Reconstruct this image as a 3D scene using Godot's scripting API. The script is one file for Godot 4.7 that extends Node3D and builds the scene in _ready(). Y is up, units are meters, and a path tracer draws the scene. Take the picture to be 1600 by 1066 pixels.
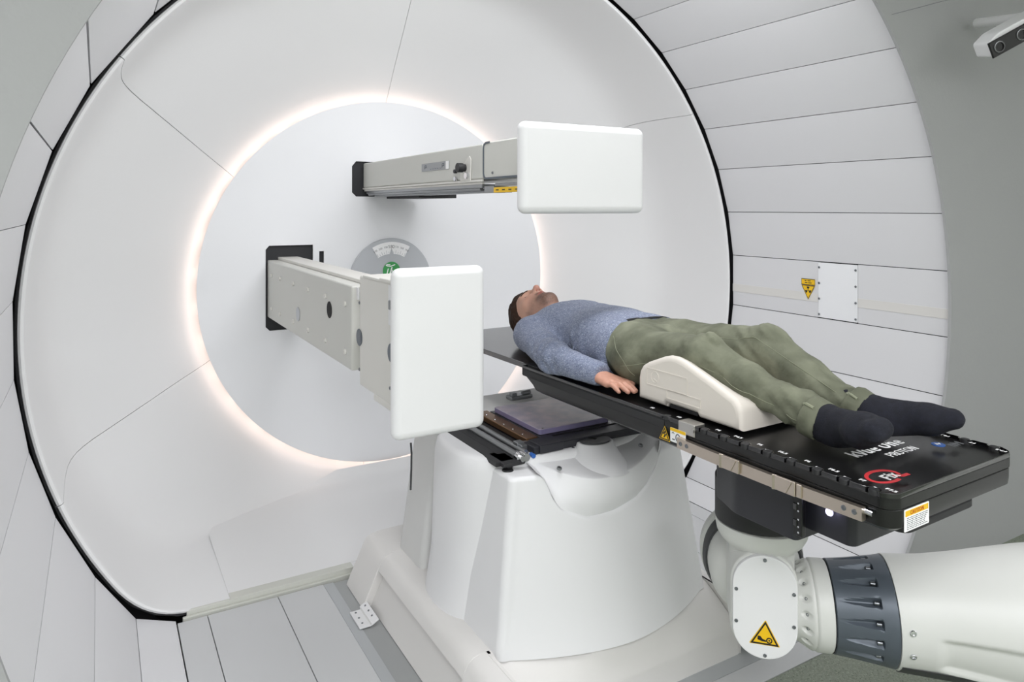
extends Node3D
# Proton therapy room: gantry dish, couch with a patient, robot arm.
# World: gantry axis at x = 0, y = AXY, running along z; the camera stands at z = 0 and looks towards -z.

const AXY := 1.17
const DISH_Z := -4.1
var M := {}
var names := {}

func _ready() -> void:
	set_view()
	make_materials()
	build_room()
	build_gantry_wall()
	build_floor()
	build_dish()
	build_cover()
	build_dial()
	build_detectors()
	build_nozzle()
	build_couch()
	build_knee_support()
	build_robot()
	build_person()
	build_wall_things()

func set_view() -> void:
	var cam := Camera3D.new()
	cam.name = "camera"
	cam.projection = Camera3D.PROJECTION_FRUSTUM
	cam.keep_aspect = Camera3D.KEEP_HEIGHT
	cam.near = 0.05
	cam.far = 60.0
	var f := 1109.25
	cam.size = 0.05 * 1066.0 / f
	cam.frustum_offset = Vector2(0.0, -0.05 * (533.0 - 324.35) / f)
	cam.position = Vector3(-1.5398, 1.6156, 0.0)
	cam.rotation.y = -0.528974
	add_child(cam)
	cam.current = true

	var env := Environment.new()
	env.background_mode = Environment.BG_COLOR
	env.background_color = Color(0.02, 0.02, 0.02)
	env.tonemap_mode = Environment.TONE_MAPPER_LINEAR
	env.tonemap_exposure = 1.0
	env.sdfgi_enabled = true
	env.ssao_enabled = true
	env.ssil_enabled = true
	var we := WorldEnvironment.new()
	we.name = "environment"
	we.environment = env
	add_child(we)

	# ceiling panels of the front room: position, size, energy
	for l in ceiling_panels():
		var a := AreaLight3D.new()
		a.name = "ceiling_area_light"
		a.area_size = l[1]
		a.light_energy = l[2]
		a.light_color = Color(0.985, 0.985, 1.0)
		a.area_range = 14.0
		a.area_attenuation = 2.0
		a.shadow_enabled = true
		a.position = l[0] + Vector3(0, -0.03, 0)
		a.rotation.x = -PI / 2
		add_child(a, true)

	# light bar under the top of the barrel, above the frame
	var b := AreaLight3D.new()
	b.name = "barrel_area_light"
	b.area_size = Vector2(1.5, 0.3)
	b.light_energy = 2.9
	b.light_color = Color(0.985, 0.985, 1.0)
	b.area_range = 10.0
	b.area_attenuation = 2.0
	b.shadow_enabled = true
	b.transform = barrel_lamp() * Transform3D(Basis.IDENTITY, Vector3(0, 0, -0.03))
	add_child(b, true)

# the light bar lets its light out along its own -z: downwards and a little into the dish
func barrel_lamp() -> Transform3D:
	return Transform3D(Basis(Vector3.RIGHT, -PI / 2 + 0.5), Vector3(0.0, 2.86, -1.95))

func ceiling_panels() -> Array:
	return [
		[Vector3(-2.1, 3.29, 1.1), Vector2(2.0, 1.4), 7.6],
		[Vector3(0.2, 3.29, 2.4), Vector2(2.2, 1.2), 5.0],
		[Vector3(-2.6, 3.29, 3.2), Vector2(2.2, 1.2), 7.0],
		[Vector3(2.6, 3.29, 3.0), Vector2(2.2, 1.2), 6.5],
	]

# ---------------------------------------------------------------- naming and nodes
func numbered(called: String) -> String:
	if not names.has(called):
		names[called] = 0
		return called
	names[called] += 1
	return "%s_%03d" % [called, names[called]]

func tag(o: Node, label: String, category: String, group := "") -> void:
	o.set_meta("label", label)
	o.set_meta("category", category)
	if group != "":
		o.set_meta("group", group)

func thing(called: String, label: String, category: String, at := Vector3.ZERO, group := "") -> Node3D:
	var o := Node3D.new()
	o.name = numbered(called)
	o.position = at
	add_child(o, true)
	tag(o, label, category, group)
	return o

func struct(called: String, at := Vector3.ZERO) -> Node3D:
	var o := Node3D.new()
	o.name = called
	o.position = at
	add_child(o, true)
	o.set_meta("kind", "structure")
	return o

func place(o: Node3D) -> Transform3D:
	var t := Transform3D.IDENTITY
	var n: Node = o
	while n != self and n is Node3D:
		t = (n as Node3D).transform * t
		n = n.get_parent()
	return t

# a part given in its parent's own axes
func part(parent: Node, called: String, soup: PackedVector3Array, m: Material, crease := 40.0, paint = null) -> MeshInstance3D:
	var o := MeshInstance3D.new()
	o.name = called
	o.mesh = finish(soup, crease, paint)
	o.set_surface_override_material(0, m)
	parent.add_child(o, true)
	return o

# a part given in world coordinates
func wpart(parent: Node3D, called: String, soup: PackedVector3Array, m: Material, crease := 40.0) -> MeshInstance3D:
	return part(parent, called, place(parent).affine_inverse() * soup, m, crease)

func parts(parent: Node3D, called: String, list: Array, m: Material) -> void:
	for s in list:
		part(parent, called, s, m)

func wparts(parent: Node3D, called: String, list: Array, m: Material) -> void:
	for s in list:
		wpart(parent, called, s, m)

func inst(parent: Node3D, called: String, mesh: Mesh, m: Material, t: Transform3D) -> MeshInstance3D:
	var o := MeshInstance3D.new()
	o.name = called
	o.mesh = mesh
	o.set_surface_override_material(0, m)
	o.transform = place(parent).affine_inverse() * t
	parent.add_child(o, true)
	return o

func text(parent: Node3D, called: String, s: String, height: float, t: Transform3D, m: Material, bold := 400, italic := false) -> MeshInstance3D:
	var font := SystemFont.new()
	font.font_names = PackedStringArray(["Droid Sans"])
	font.font_weight = bold
	font.font_italic = italic
	var tm := TextMesh.new()
	tm.font = font
	tm.font_size = 32
	tm.pixel_size = height / 23.0
	tm.depth = 0.0006
	tm.curve_step = 2.0
	tm.text = s
	var o := MeshInstance3D.new()
	o.name = called
	o.mesh = tm
	o.material_override = m
	o.transform = place(parent).affine_inverse() * t
	parent.add_child(o, true)
	return o

# ---------------------------------------------------------------- shapes: triangle soups, counter-clockwise seen from outside
func finish(t: PackedVector3Array, crease := 40.0, paint = null) -> ArrayMesh:
	var n := t.size() / 3
	var fn := PackedVector3Array()
	fn.resize(n)
	var un := PackedVector3Array()
	un.resize(n)
	var keys: Array[Vector3i] = []
	keys.resize(n * 3)
	var buckets := {}
	for i in n:
		var a := t[3 * i]
		var c := (t[3 * i + 1] - a).cross(t[3 * i + 2] - a)
		fn[i] = c
		un[i] = c.normalized()
		for k in 3:
			var key := Vector3i((t[3 * i + k] * 20000.0).round())
			keys[3 * i + k] = key
			if buckets.has(key):
				buckets[key].append(i)
			else:
				buckets[key] = [i]
	var lim := cos(deg_to_rad(crease))
	var v := PackedVector3Array()
	v.resize(n * 3)
	var nn := PackedVector3Array()
	nn.resize(n * 3)
	for i in n:
		for k in 3:
			var s := Vector3.ZERO
			for j in buckets[keys[3 * i + k]]:
				if un[j].dot(un[i]) >= lim:
					s += fn[j]
			var w: int = 3 * i + [0, 2, 1][k]
			v[w] = t[3 * i + k]
			nn[w] = s.normalized() if s.length_squared() > 1e-24 else Vector3.UP
	var arr := []
	arr.resize(Mesh.ARRAY_MAX)
	arr[Mesh.ARRAY_VERTEX] = v
	arr[Mesh.ARRAY_NORMAL] = nn
	if paint != null:
		var col := PackedColorArray()
		col.resize(n * 3)
		for i in v.size():
			col[i] = paint.call(v[i])
		arr[Mesh.ARRAY_COLOR] = col
	var mesh := ArrayMesh.new()
	mesh.add_surface_from_arrays(Mesh.PRIMITIVE_TRIANGLES, arr)
	return mesh

func quad(o: PackedVector3Array, a: Vector3, b: Vector3, c: Vector3, d: Vector3) -> void:
	o.append(a); o.append(b); o.append(c)
	o.append(a); o.append(c); o.append(d)

func rbox(c: Vector3, s: Vector3, r: float, n := 2) -> PackedVector3Array:
	var o := PackedVector3Array()
	var h := s * 0.5
	r = minf(r, minf(h.x, minf(h.y, h.z)) * 0.98)
	var sg := PackedFloat32Array()
	var tn := PackedFloat32Array()
	for i in n + 1:
		sg.append(-1.0); tn.append(tan(-PI / 4 * (1.0 - float(i) / n)))
	for i in n + 1:
		sg.append(1.0); tn.append(tan(PI / 4 * float(i) / n))
	for ax in 3:
		var u := (ax + 1) % 3
		var w := (ax + 2) % 3
		for dir in [-1.0, 1.0]:
			var g: Array = []
			for i in sg.size():
				var row := PackedVector3Array()
				for j in sg.size():
					var d := Vector3.ZERO
					d[ax] = dir
					d[u] = tn[i]
					d[w] = tn[j]
					d = d.normalized()
					var p := Vector3.ZERO
					p[ax] = dir * (h[ax] - r) + r * d[ax]
					p[u] = sg[i] * (h[u] - r) + r * d[u]
					p[w] = sg[j] * (h[w] - r) + r * d[w]
					row.append(c + p)
				g.append(row)
			for i in sg.size() - 1:
				for j in sg.size() - 1:
					if dir > 0:
						quad(o, g[i][j], g[i + 1][j], g[i + 1][j + 1], g[i][j + 1])
					else:
						quad(o, g[i][j], g[i][j + 1], g[i + 1][j + 1], g[i + 1][j])
	return o

func span(a: Vector3, b: Vector3, r := 0.003) -> PackedVector3Array:
	return rbox((a + b) * 0.5, (b - a).abs(), r, 1)

func inset(poly: PackedVector2Array, d: float) -> PackedVector2Array:
	var o := PackedVector2Array()
	var n := poly.size()
	for i in n:
		var e0 := (poly[i] - poly[(i + n - 1) % n]).normalized()
		var e1 := (poly[(i + 1) % n] - poly[i]).normalized()
		var n0 := Vector2(-e0.y, e0.x)
		var n1 := Vector2(-e1.y, e1.x)
		var m := (n0 + n1)
		if m.length() < 0.01:
			m = n0
		m = m.normalized()
		o.append(poly[i] + m * d / maxf(0.35, m.dot(n0)))
	return o

func ccw(poly: PackedVector2Array) -> PackedVector2Array:
	if Geometry2D.is_polygon_clockwise(poly):
		poly = poly.duplicate()
		poly.reverse()
	var s := 0.0
	for i in poly.size():
		s += poly[i].cross(poly[(i + 1) % poly.size()])
	if s < 0:
		poly = poly.duplicate()
		poly.reverse()
	return poly

func cap_of(poly: PackedVector2Array, z: float, up: bool) -> PackedVector3Array:
	var o := PackedVector3Array()
	var ix := Geometry2D.triangulate_polygon(poly)
	for i in ix.size() / 3:
		var a := poly[ix[3 * i]]
		var b := poly[ix[3 * i + 1]]
		var c := poly[ix[3 * i + 2]]
		if ((b - a).cross(c - a) > 0) != up:
			var s := b
			b = c
			c = s
		o.append(Vector3(a.x, a.y, z)); o.append(Vector3(b.x, b.y, z)); o.append(Vector3(c.x, c.y, z))
	return o

# outline in x, y pushed along z from z0 to z1, edges bevelled
func prism(outline: PackedVector2Array, z0: float, z1: float, bev := 0.0, round_steps := 1) -> PackedVector3Array:
	var poly := ccw(outline)
	var o := PackedVector3Array()
	var rows: Array = []
	var zs := PackedFloat32Array()
	if bev > 0:
		for i in round_steps:
			var a := PI / 2 * float(i) / round_steps
			rows.append(inset(poly, bev * (1.0 - sin(a)))); zs.append(z0 + bev * (1.0 - cos(a)))
	rows.append(poly); zs.append(z0 + bev)
	rows.append(poly); zs.append(z1 - bev)
	if bev > 0:
		for i in round_steps:
			var a := PI / 2 * float(round_steps - 1 - i) / round_steps
			rows.append(inset(poly, bev * (1.0 - sin(a)))); zs.append(z1 - bev * (1.0 - cos(a)))
	for k in rows.size() - 1:
		for i in poly.size():
			var j := (i + 1) % poly.size()
			var a: Vector2 = rows[k][i]
			var b: Vector2 = rows[k][j]
			var c: Vector2 = rows[k + 1][j]
			var d: Vector2 = rows[k + 1][i]
			quad(o, Vector3(a.x, a.y, zs[k]), Vector3(b.x, b.y, zs[k]), Vector3(c.x, c.y, zs[k + 1]), Vector3(d.x, d.y, zs[k + 1]))
	o.append_array(cap_of(rows[0], zs[0], false))
	o.append_array(cap_of(rows[-1], zs[-1], true))
	return o

func rrect(w: float, h: float, r: float, n := 5, c := Vector2.ZERO) -> PackedVector2Array:
	var o := PackedVector2Array()
	for q in 4:
		var sx: float = [1, -1, -1, 1][q]
		var sy: float = [1, 1, -1, -1][q]
		for i in n + 1:
			var a := PI / 2 * (q + float(i) / n)
			o.append(c + Vector2(sx * (w / 2 - r), sy * (h / 2 - r)) + Vector2(cos(a), sin(a)) * r)
	return o

func oval(rx: float, ry: float, n := 24, c := Vector2.ZERO) -> PackedVector2Array:
	var o := PackedVector2Array()
	for i in n:
		o.append(c + Vector2(cos(TAU * i / n) * rx, sin(TAU * i / n) * ry))
	return o

# profile of (radius, z) turned round the z axis
func lathe(profile: PackedVector2Array, a0 := 0.0, a1 := TAU, n := 48) -> PackedVector3Array:
	var o := PackedVector3Array()
	for i in n:
		var p := a0 + (a1 - a0) * i / n
		var q := a0 + (a1 - a0) * (i + 1) / n
		for k in profile.size() - 1:
			var u := profile[k]
			var w := profile[k + 1]
			var a := Vector3(u.x * cos(p), u.x * sin(p), u.y)
			var b := Vector3(u.x * cos(q), u.x * sin(q), u.y)
			var c := Vector3(w.x * cos(q), w.x * sin(q), w.y)
			var d := Vector3(w.x * cos(p), w.x * sin(p), w.y)
			if u.x < 1e-6:
				o.append(a); o.append(c); o.append(d)
			elif w.x < 1e-6:
				o.append(a); o.append(b); o.append(c)
			else:
				quad(o, a, b, c, d)
	return o

func loft(rows: Array, closed := false, caps := false) -> PackedVector3Array:
	var o := PackedVector3Array()
	for k in rows.size() - 1:
		var a: PackedVector3Array = rows[k]
		var b: PackedVector3Array = rows[k + 1]
		var n := a.size()
		for i in (n if closed else n - 1):
			var j := (i + 1) % n
			quad(o, a[i], a[j], b[j], b[i])
	if caps:
		for e in [0, rows.size() - 1]:
			var r: PackedVector3Array = rows[e]
			var c := Vector3.ZERO
			for p in r:
				c += p / r.size()
			for i in r.size():
				var j := (i + 1) % r.size()
				if e == 0:
					o.append(c); o.append(r[j]); o.append(r[i])
				else:
					o.append(c); o.append(r[i]); o.append(r[j])
	return o

func tube(path: PackedVector3Array, r: float, n := 8, closed := false) -> PackedVector3Array:
	var rows: Array = []
	var m := path.size()
	var t0 := (path[1] - path[0]).normalized()
	var x := t0.cross(Vector3.UP if absf(t0.y) < 0.9 else Vector3.RIGHT).normalized()
	for i in m:
		var t: Vector3
		if closed:
			t = (path[(i + 1) % m] - path[(i + m - 1) % m]).normalized()
		else:
			t = (path[mini(i + 1, m - 1)] - path[maxi(i - 1, 0)]).normalized()
		x = (x - t * x.dot(t)).normalized()
		var y := t.cross(x)
		var row := PackedVector3Array()
		for k in n:
			var a := TAU * k / n
			row.append(path[i] + (x * cos(a) + y * sin(a)) * r)
		rows.append(row)
	if closed:
		rows.append(rows[0])
	return loft(rows, true, not closed)

func rod(a: Vector3, b: Vector3, r: float, n := 14) -> PackedVector3Array:
	return tube(PackedVector3Array([a, b]), r, n)

# flat stroke of a given width along a 2D polyline
func stroke(pts: PackedVector2Array, w: float, th := 0.0012, closed := false) -> PackedVector3Array:
	var o := PackedVector3Array()
	var n := pts.size()
	var l := PackedVector2Array()
	var r := PackedVector2Array()
	for i in n:
		var a := pts[(i + n - 1) % n] if closed or i > 0 else pts[i]
		var b := pts[(i + 1) % n] if closed or i < n - 1 else pts[i]
		var d := (b - a).normalized()
		var k := 1.0
		if (closed or (i > 0 and i < n - 1)):
			var e0 := (pts[i] - a).normalized()
			var e1 := (b - pts[i]).normalized()
			k = 1.0 / maxf(0.45, sqrt((1.0 + e0.dot(e1)) * 0.5))
		var m := Vector2(-d.y, d.x) * w * 0.5 * k
		l.append(pts[i] + m)
		r.append(pts[i] - m)
	for i in (n if closed else n - 1):
		var j := (i + 1) % n
		var z := Vector3(0, 0, th)
		var a := Vector3(l[i].x, l[i].y, 0)
		var b := Vector3(r[i].x, r[i].y, 0)
		var c := Vector3(r[j].x, r[j].y, 0)
		var d := Vector3(l[j].x, l[j].y, 0)
		quad(o, a + z, b + z, c + z, d + z)
		quad(o, b, c, c + z, b + z)
		quad(o, d, a, a + z, d + z)
	return o

func frame(o: Vector3, x: Vector3, y: Vector3) -> Transform3D:
	x = x.normalized()
	y = (y - x * y.dot(x)).normalized()
	return Transform3D(Basis(x, y, x.cross(y)), o)

func join(list: Array) -> PackedVector3Array:
	var o := PackedVector3Array()
	for s in list:
		o.append_array(s)
	return o

# a small socket screw, head towards +z
func screw(r := 0.006, h := 0.003) -> PackedVector3Array:
	return lathe(PackedVector2Array([Vector2(r, 0), Vector2(r, h * 0.7), Vector2(r * 0.85, h), Vector2(r * 0.5, h), Vector2(r * 0.45, h * 0.2), Vector2(0, h * 0.2)]), 0, TAU, 14)

# ---------------------------------------------------------------- materials
func mat(hex: String, rough := 0.5, metal := 0.0, spec := 0.5) -> StandardMaterial3D:
	var m := StandardMaterial3D.new()
	m.albedo_color = Color.html(hex)
	m.roughness = rough
	m.metallic = metal
	m.metallic_specular = spec
	m.cull_mode = BaseMaterial3D.CULL_DISABLED
	return m

func noise_tex(sd: int, freq: float, lo: Color, hi: Color, size := 512, oct := 4, mid := 0.5) -> NoiseTexture2D:
	var n := FastNoiseLite.new()
	n.seed = sd
	n.noise_type = FastNoiseLite.TYPE_SIMPLEX_SMOOTH
	n.frequency = freq
	n.fractal_octaves = oct
	var g := Gradient.new()
	g.set_color(0, lo)
	g.set_color(1, hi)
	g.set_offset(0, maxf(0.0, mid - 0.3))
	g.set_offset(1, minf(1.0, mid + 0.3))
	var t := NoiseTexture2D.new()
	t.width = size
	t.height = size
	t.seamless = true
	t.noise = n
	t.color_ramp = g
	return t

func bump_tex(sd: int, freq: float, oct := 3) -> NoiseTexture2D:
	var t := noise_tex(sd, freq, Color.BLACK, Color.WHITE, 512, oct)
	t.as_normal_map = true
	t.bump_strength = 4.0
	t.color_ramp = null
	return t

func tri(m: StandardMaterial3D, scale: float, world := false) -> StandardMaterial3D:
	m.uv1_triplanar = true
	m.uv1_world_triplanar = world
	m.uv1_scale = Vector3.ONE * scale
	return m

func make_materials() -> void:
	M.shell = mat("e9e9e9", 0.55)
	M.cover = mat("f0f1f3", 0.5)
	M.slat = mat("dcdcde", 0.55)
	M.seam = mat("3a3a3c", 0.8)
	M.dark = mat("1b1a1a", 0.85)
	M.rubber = mat("2b2b2e", 0.7)
	M.wall = mat("a6a7a7", 0.75)
	M.wall.normal_enabled = true
	M.wall.normal_texture = bump_tex(5, 0.05)
	M.wall.normal_scale = 0.08
	tri(M.wall, 1.5, true)
	M.room = mat("d8d9d6", 0.8)
	M.ceiling = mat("e4e4e2", 0.8)
	M.floor_board = mat("c9cacb", 0.5)
	M.strip = mat("b9bcbe", 0.45, 0.25)
	M.strip_dark = mat("a6a8a8", 0.5, 0.2)
	M.rail = mat("cfd0c8", 0.4, 0.1)
	M.plastic = mat("e6e6e7", 0.45)
	M.plastic_grey = mat("d2d2d0", 0.5)
	M.panel = mat("eeeeef", 0.4)
	M.arm = mat("cfcfc9", 0.5)
	M.arm_pale = mat("dedcd6", 0.45)
	M.base = mat("dcdad7", 0.5)
	M.metal = mat("c2c0bc", 0.3, 0.9)
	M.chrome = mat("d8d9dc", 0.12, 1.0)
	M.steel = mat("9a9c9e", 0.35, 0.85)
	M.rail_metal = mat("c9bdb0", 0.28, 0.9)
	M.screw = mat("8d9094", 0.3, 0.9)
	M.black = mat("161616", 0.28)
	M.black_matte = mat("232325", 0.55)
	M.black_gloss = mat("0c0c0e", 0.07)
	M.black_gloss.clearcoat_enabled = true
	M.black_gloss.clearcoat = 1.0
	M.black_gloss.clearcoat_roughness = 0.03
	M.bracket = mat("2a2a30", 0.45)
	M.carbon = mat("454547", 0.16, 0.0, 1.0)
	M.slab = mat("7a7686", 0.25)
	M.slab.albedo_texture = noise_tex(11, 0.02, Color("a29ea6"), Color("b9b0b0"))
	M.slab.albedo_color = Color("d8d2e0")
	tri(M.slab, 1.2)
	M.slab_edge = mat("7a7494", 0.15)
	M.copper = mat("86664a", 0.3, 0.75)
	M.dial = mat("bfc2c6", 0.5)
	M.band = mat("dddbd7", 0.55)
	M.tick = mat("a5a8ac", 0.6)
	M.white = mat("fbfbfb", 0.5)
	M.ink = mat("1a1a1a", 0.6)
	M.ink_grey = mat("77797c", 0.6)
	M.green = mat("3f9d55", 0.45)
	M.yellow = mat("f0c113", 0.45)
	M.orange = mat("b5500f", 0.5)
	M.red = mat("d83a40", 0.45)
	M.blue = mat("2f64b5", 0.4)
	M.support = mat("e6dfd6", 0.5)
	M.robot = mat("d8d9d5", 0.4)
	M.robot_grey = mat("59616a", 0.38, 0.25)
	M.robot_dark = mat("3c3d3f", 0.5)
	M.lino = mat("ffffff", 0.55)
	M.lino.albedo_texture = speckle()
	tri(M.lino, 2.2, true)
	M.skin = mat("ffffff", 0.5)
	M.skin.vertex_color_use_as_albedo = true
	M.skin.subsurf_scatter_enabled = true
	M.skin.subsurf_scatter_strength = 0.06
	M.hair = mat("3a2a22", 0.6, 0.0, 0.25)
	M.hair.normal_enabled = true
	M.hair.normal_texture = bump_tex(23, 0.08)
	M.hair.normal_scale = 1.0
	tri(M.hair, 9.0)
	M.wool = mat("ffffff", 0.9)
	M.wool.albedo_texture = heather()
	M.wool.normal_enabled = true
	M.wool.normal_texture = bump_tex(31, 0.12)
	M.wool.normal_scale = 0.9
	M.wool.rim_enabled = true
	M.wool.rim = 0.3
	tri(M.wool, 2.6)
	M.chino = mat("ffffff", 0.85)
	M.chino.albedo_texture = noise_tex(41, 0.006, Color("585b4b"), Color("868975"), 512, 5)
	M.chino.normal_enabled = true
	M.chino.normal_texture = bump_tex(43, 0.03)
	M.chino.normal_scale = 0.35
	tri(M.chino, 2.0)
	M.chino_seam = mat("8c907a", 0.85)
	M.sock = mat("262a3a", 0.92)
	M.sock.albedo_texture = noise_tex(51, 0.02, Color("15161f"), Color("1e202c"))
	M.sock.albedo_color = Color.WHITE
	M.sock.normal_enabled = true
	M.sock.normal_texture = bump_tex(53, 0.15)
	M.sock.normal_scale = 0.6
	tri(M.sock, 5.0)
	M.belt = mat("1d1d20", 0.5)
	M.lamp = mat("ffffff", 0.5)
	M.lamp.emission_enabled = true
	M.lamp.emission = Color(0.985, 0.985, 1.0)
	M.lamp.emission_energy_multiplier = 1.5
	M.halo = mat("ffffff", 0.5)
	M.halo.emission_enabled = true
	M.halo.emission = Color(1.0, 0.9, 0.85)
	M.halo.emission_energy_multiplier = 2.7
	M.led = mat("ffffff", 0.5)
	M.led.emission_enabled = true
	M.led.emission = Color(0.82, 0.8, 1.0)
	M.led.emission_energy_multiplier = 1.0

func speckle() -> ImageTexture:
	var rng := RandomNumberGenerator.new()
	rng.seed = 77
	var im := Image.create(512, 512, false, Image.FORMAT_RGB8)
	im.fill(Color("868d7f"))
	for i in 9000:
		var c := Color("777e70").lerp(Color("949b8b"), rng.randf())
		var s := rng.randi_range(2, 7)
		im.fill_rect(Rect2i(rng.randi_range(0, 511), rng.randi_range(0, 511), s, s), c)
	for i in 1100:
		var s := rng.randi_range(1, 4)
		im.fill_rect(Rect2i(rng.randi_range(0, 511), rng.randi_range(0, 511), s, rng.randi_range(1, 4)), Color("3f473c").lerp(Color("5e6957"), rng.randf()))
	for i in 700:
		im.fill_rect(Rect2i(rng.randi_range(0, 511), rng.randi_range(0, 511), 2, 2), Color("b6beaa"))
	return ImageTexture.create_from_image(im)

func heather() -> ImageTexture:
	var rng := RandomNumberGenerator.new()
	rng.seed = 78
	var im := Image.create(512, 512, false, Image.FORMAT_RGB8)
	im.fill(Color("7c859c"))
	for i in 22000:
		var c := Color("687188").lerp(Color("9198ae"), rng.randf())
		if rng.randf() < 0.13:
			c = Color("b3bacd")
		elif rng.randf() < 0.14:
			c = Color("525b75")
		im.fill_rect(Rect2i(rng.randi_range(0, 511), rng.randi_range(0, 511), rng.randi_range(3, 6), rng.randi_range(2, 4)), c)
	return ImageTexture.create_from_image(im)
# ---------------------------------------------------------------- the room and the gantry barrel
func build_room() -> void:
	var c := sqrt(1.772 * 1.772 - AXY * AXY)
	var a_end := asin(AXY / 1.772)
	var rows := []
	for k in 6:
		rows.append(PackedVector3Array())
	for i in 161:
		var a := PI + a_end - (PI + 2 * a_end) * i / 160.0
		var u := Vector2(cos(a), sin(a))
		var p := Vector2(0, AXY) + u * 1.772
		# the same ray met with the outer edge of the wall
		var s := 9.0
		if u.x > 1e-4:
			s = minf(s, 4.6 / u.x)
		if u.x < -1e-4:
			s = minf(s, -4.2 / u.x)
		if u.y > 1e-4:
			s = minf(s, (3.3 - AXY) / u.y)
		if u.y < -1e-4:
			s = maxf(1.91, minf(s, -AXY / u.y))
		var q := Vector2(0, AXY) + u * s
		rows[0].append(Vector3(p.x, p.y, -1.77))
		rows[1].append(Vector3(p.x, p.y, -1.757))
		rows[2].append(Vector3(q.x, q.y, -1.757))
		rows[3].append(Vector3(q.x, q.y, -1.87))
		p = Vector2(0, AXY) + u * 1.9
		rows[4].append(Vector3(p.x, p.y, -1.87))
		rows[5].append(Vector3(p.x, p.y, -1.77))
	var w := struct("wall_front", Vector3(0, 0, -1.74))
	wpart(w, "plaster", loft([rows[0], rows[1], rows[2], rows[3], rows[4], rows[5], rows[0]]), M.wall, 30)
	# joint line in the plaster, right of the opening
	var d := Vector2(1.7636 - 1.3054, 2.5499 - 2.4155).normalized()
	wpart(w, "joint", Transform3D(Basis(Vector3(d.x, d.y, 0), Vector3(-d.y, d.x, 0), Vector3.BACK), Vector3(1.62, 2.508, -1.7564)) * rbox(Vector3.ZERO, Vector3(0.62, 0.0022, 0.0012), 0.0004, 1), M.ink_grey)
	w = struct("wall_left", Vector3(-4.25, 0, 1.1))
	wpart(w, "plaster", span(Vector3(-4.3, 0, -1.71), Vector3(-4.2, 3.3, 4.1)), M.room)
	w = struct("wall_right", Vector3(4.65, 0, 1.1))
	wpart(w, "plaster", span(Vector3(4.6, 0, -1.71), Vector3(4.7, 3.3, 4.1)), M.room)
	w = struct("wall_rear", Vector3(0, 0, 4.15))
	wpart(w, "plaster", span(Vector3(-4.3, 0, 4.1), Vector3(4.7, 3.3, 4.2)), M.room)
	w = struct("ceiling", Vector3(0, 3.3, 1))
	wpart(w, "plaster", span(Vector3(-4.3, 3.3, -1.9), Vector3(4.7, 3.4, 4.2)), M.ceiling)
	for l in ceiling_panels():
		wpart(w, "light_panel", rbox(l[0], Vector3(l[1].x, 0.02, l[1].y), 0.005, 1), M.lamp)

func rim_point(deg: float, r: float) -> Vector2:
	return Vector2(cos(deg_to_rad(deg)) * r, AXY + sin(deg_to_rad(deg)) * r)

# one flat slat of the barrel between two corner points, from z1 to z0
func slat(p: Vector2, q: Vector2, z0: float, z1: float, gap: float) -> PackedVector3Array:
	var d := (q - p).normalized()
	var n := Vector2(-d.y, d.x)
	if n.dot(Vector2(0, AXY) - p) > 0:
		n = -n
	var a := p + d * gap * 0.5
	var b := q - d * gap * 0.5
	return prism(PackedVector2Array([a, b, b + n * 0.02 - d * 0.002, a + n * 0.02 + d * 0.002]), z0, z1, 0.0015)

func build_gantry_wall() -> void:
	var w := struct("wall_barrel", Vector3(0, AXY, -2.4))
	var rw := 1.806
	# corner angles counter-clockwise from the lower right to the lower left
	var degs := [-42.45, -38.4, -29.9, -21.5, -13.05, -4.62, 4.95, 13.4, 21.9, 30.2, 38.75, 47.2, 55.5, 63.9, 72.3, 80.7, 89.1, 97.8, 106.3, 114.8, 123.3, 132.0, 138.6, 150.1, 158.9, 167.7, 176.4, 185.2, 193.65, 202.0, 210.8, 218.3, 222.6]
	var pts: Array[Vector2] = []
	for a in degs:
		pts.append(rim_point(a, rw) + Vector2(0.005, 0.0))
	pts[0] = Vector2(1.2737, 0.0)
	pts[-1] = Vector2(-1.2737, 0.0)
	for i in pts.size() - 1:
		var mid: float = (degs[i] + degs[i + 1]) / 2
		var gap := 0.0095 if mid > 135.0 and mid < 162 else (0.0036 if mid < 130 else 0.0025)
		if absf(mid) < 1.0:
			# the slat with an access panel in its middle
			for zz in [[-3.054, -2.4625], [-2.2315, -1.785]]:
				wpart(w, "slat", slat(pts[i], pts[i + 1], zz[0], zz[1], gap), M.slat, 30)
			var pan := wpart(w, "access_panel", slat(pts[i] - Vector2(0.003, 0), pts[i + 1] - Vector2(0.003, 0), -2.461, -2.233, gap + 0.004), M.cover, 30)
			for s in 4:
				for e in [[-2.4535, 1], [-2.241, 0]]:
					var y := AXY + 0.125 - 0.0835 * s
					part(pan, "screw", place(w).affine_inverse() * (frame(Vector3(1.8003, y, e[0]), Vector3(0, 0, 1), Vector3(0, 1, 0)) * screw(0.006, 0.003)), M.screw)
			for zz in [[-3.054, -2.4625], [-2.2315, -1.785]]:
				wpart(w, "band", span(Vector3(1.8028, 1.107, zz[0]), Vector3(1.8052, 1.153, zz[1]), 0.0004), M.band)
		else:
			wpart(w, "slat", slat(pts[i], pts[i + 1], -3.054, -1.785, gap), M.slat, 30)
	part(w, "light_panel", place(w).affine_inverse() * barrel_lamp() * rbox(Vector3.ZERO, Vector3(1.5, 0.3, 0.02), 0.005, 1), M.lamp)
	# dark lining behind the slats and the gap at the dish
	wpart(w, "lining", Transform3D(Basis.IDENTITY, Vector3(0, AXY, 0)) * lathe(PackedVector2Array([Vector2(1.86, -1.772), Vector2(1.86, -3.2), Vector2(1.8, -3.2)]), -PI, PI, 96), M.rubber)

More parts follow.
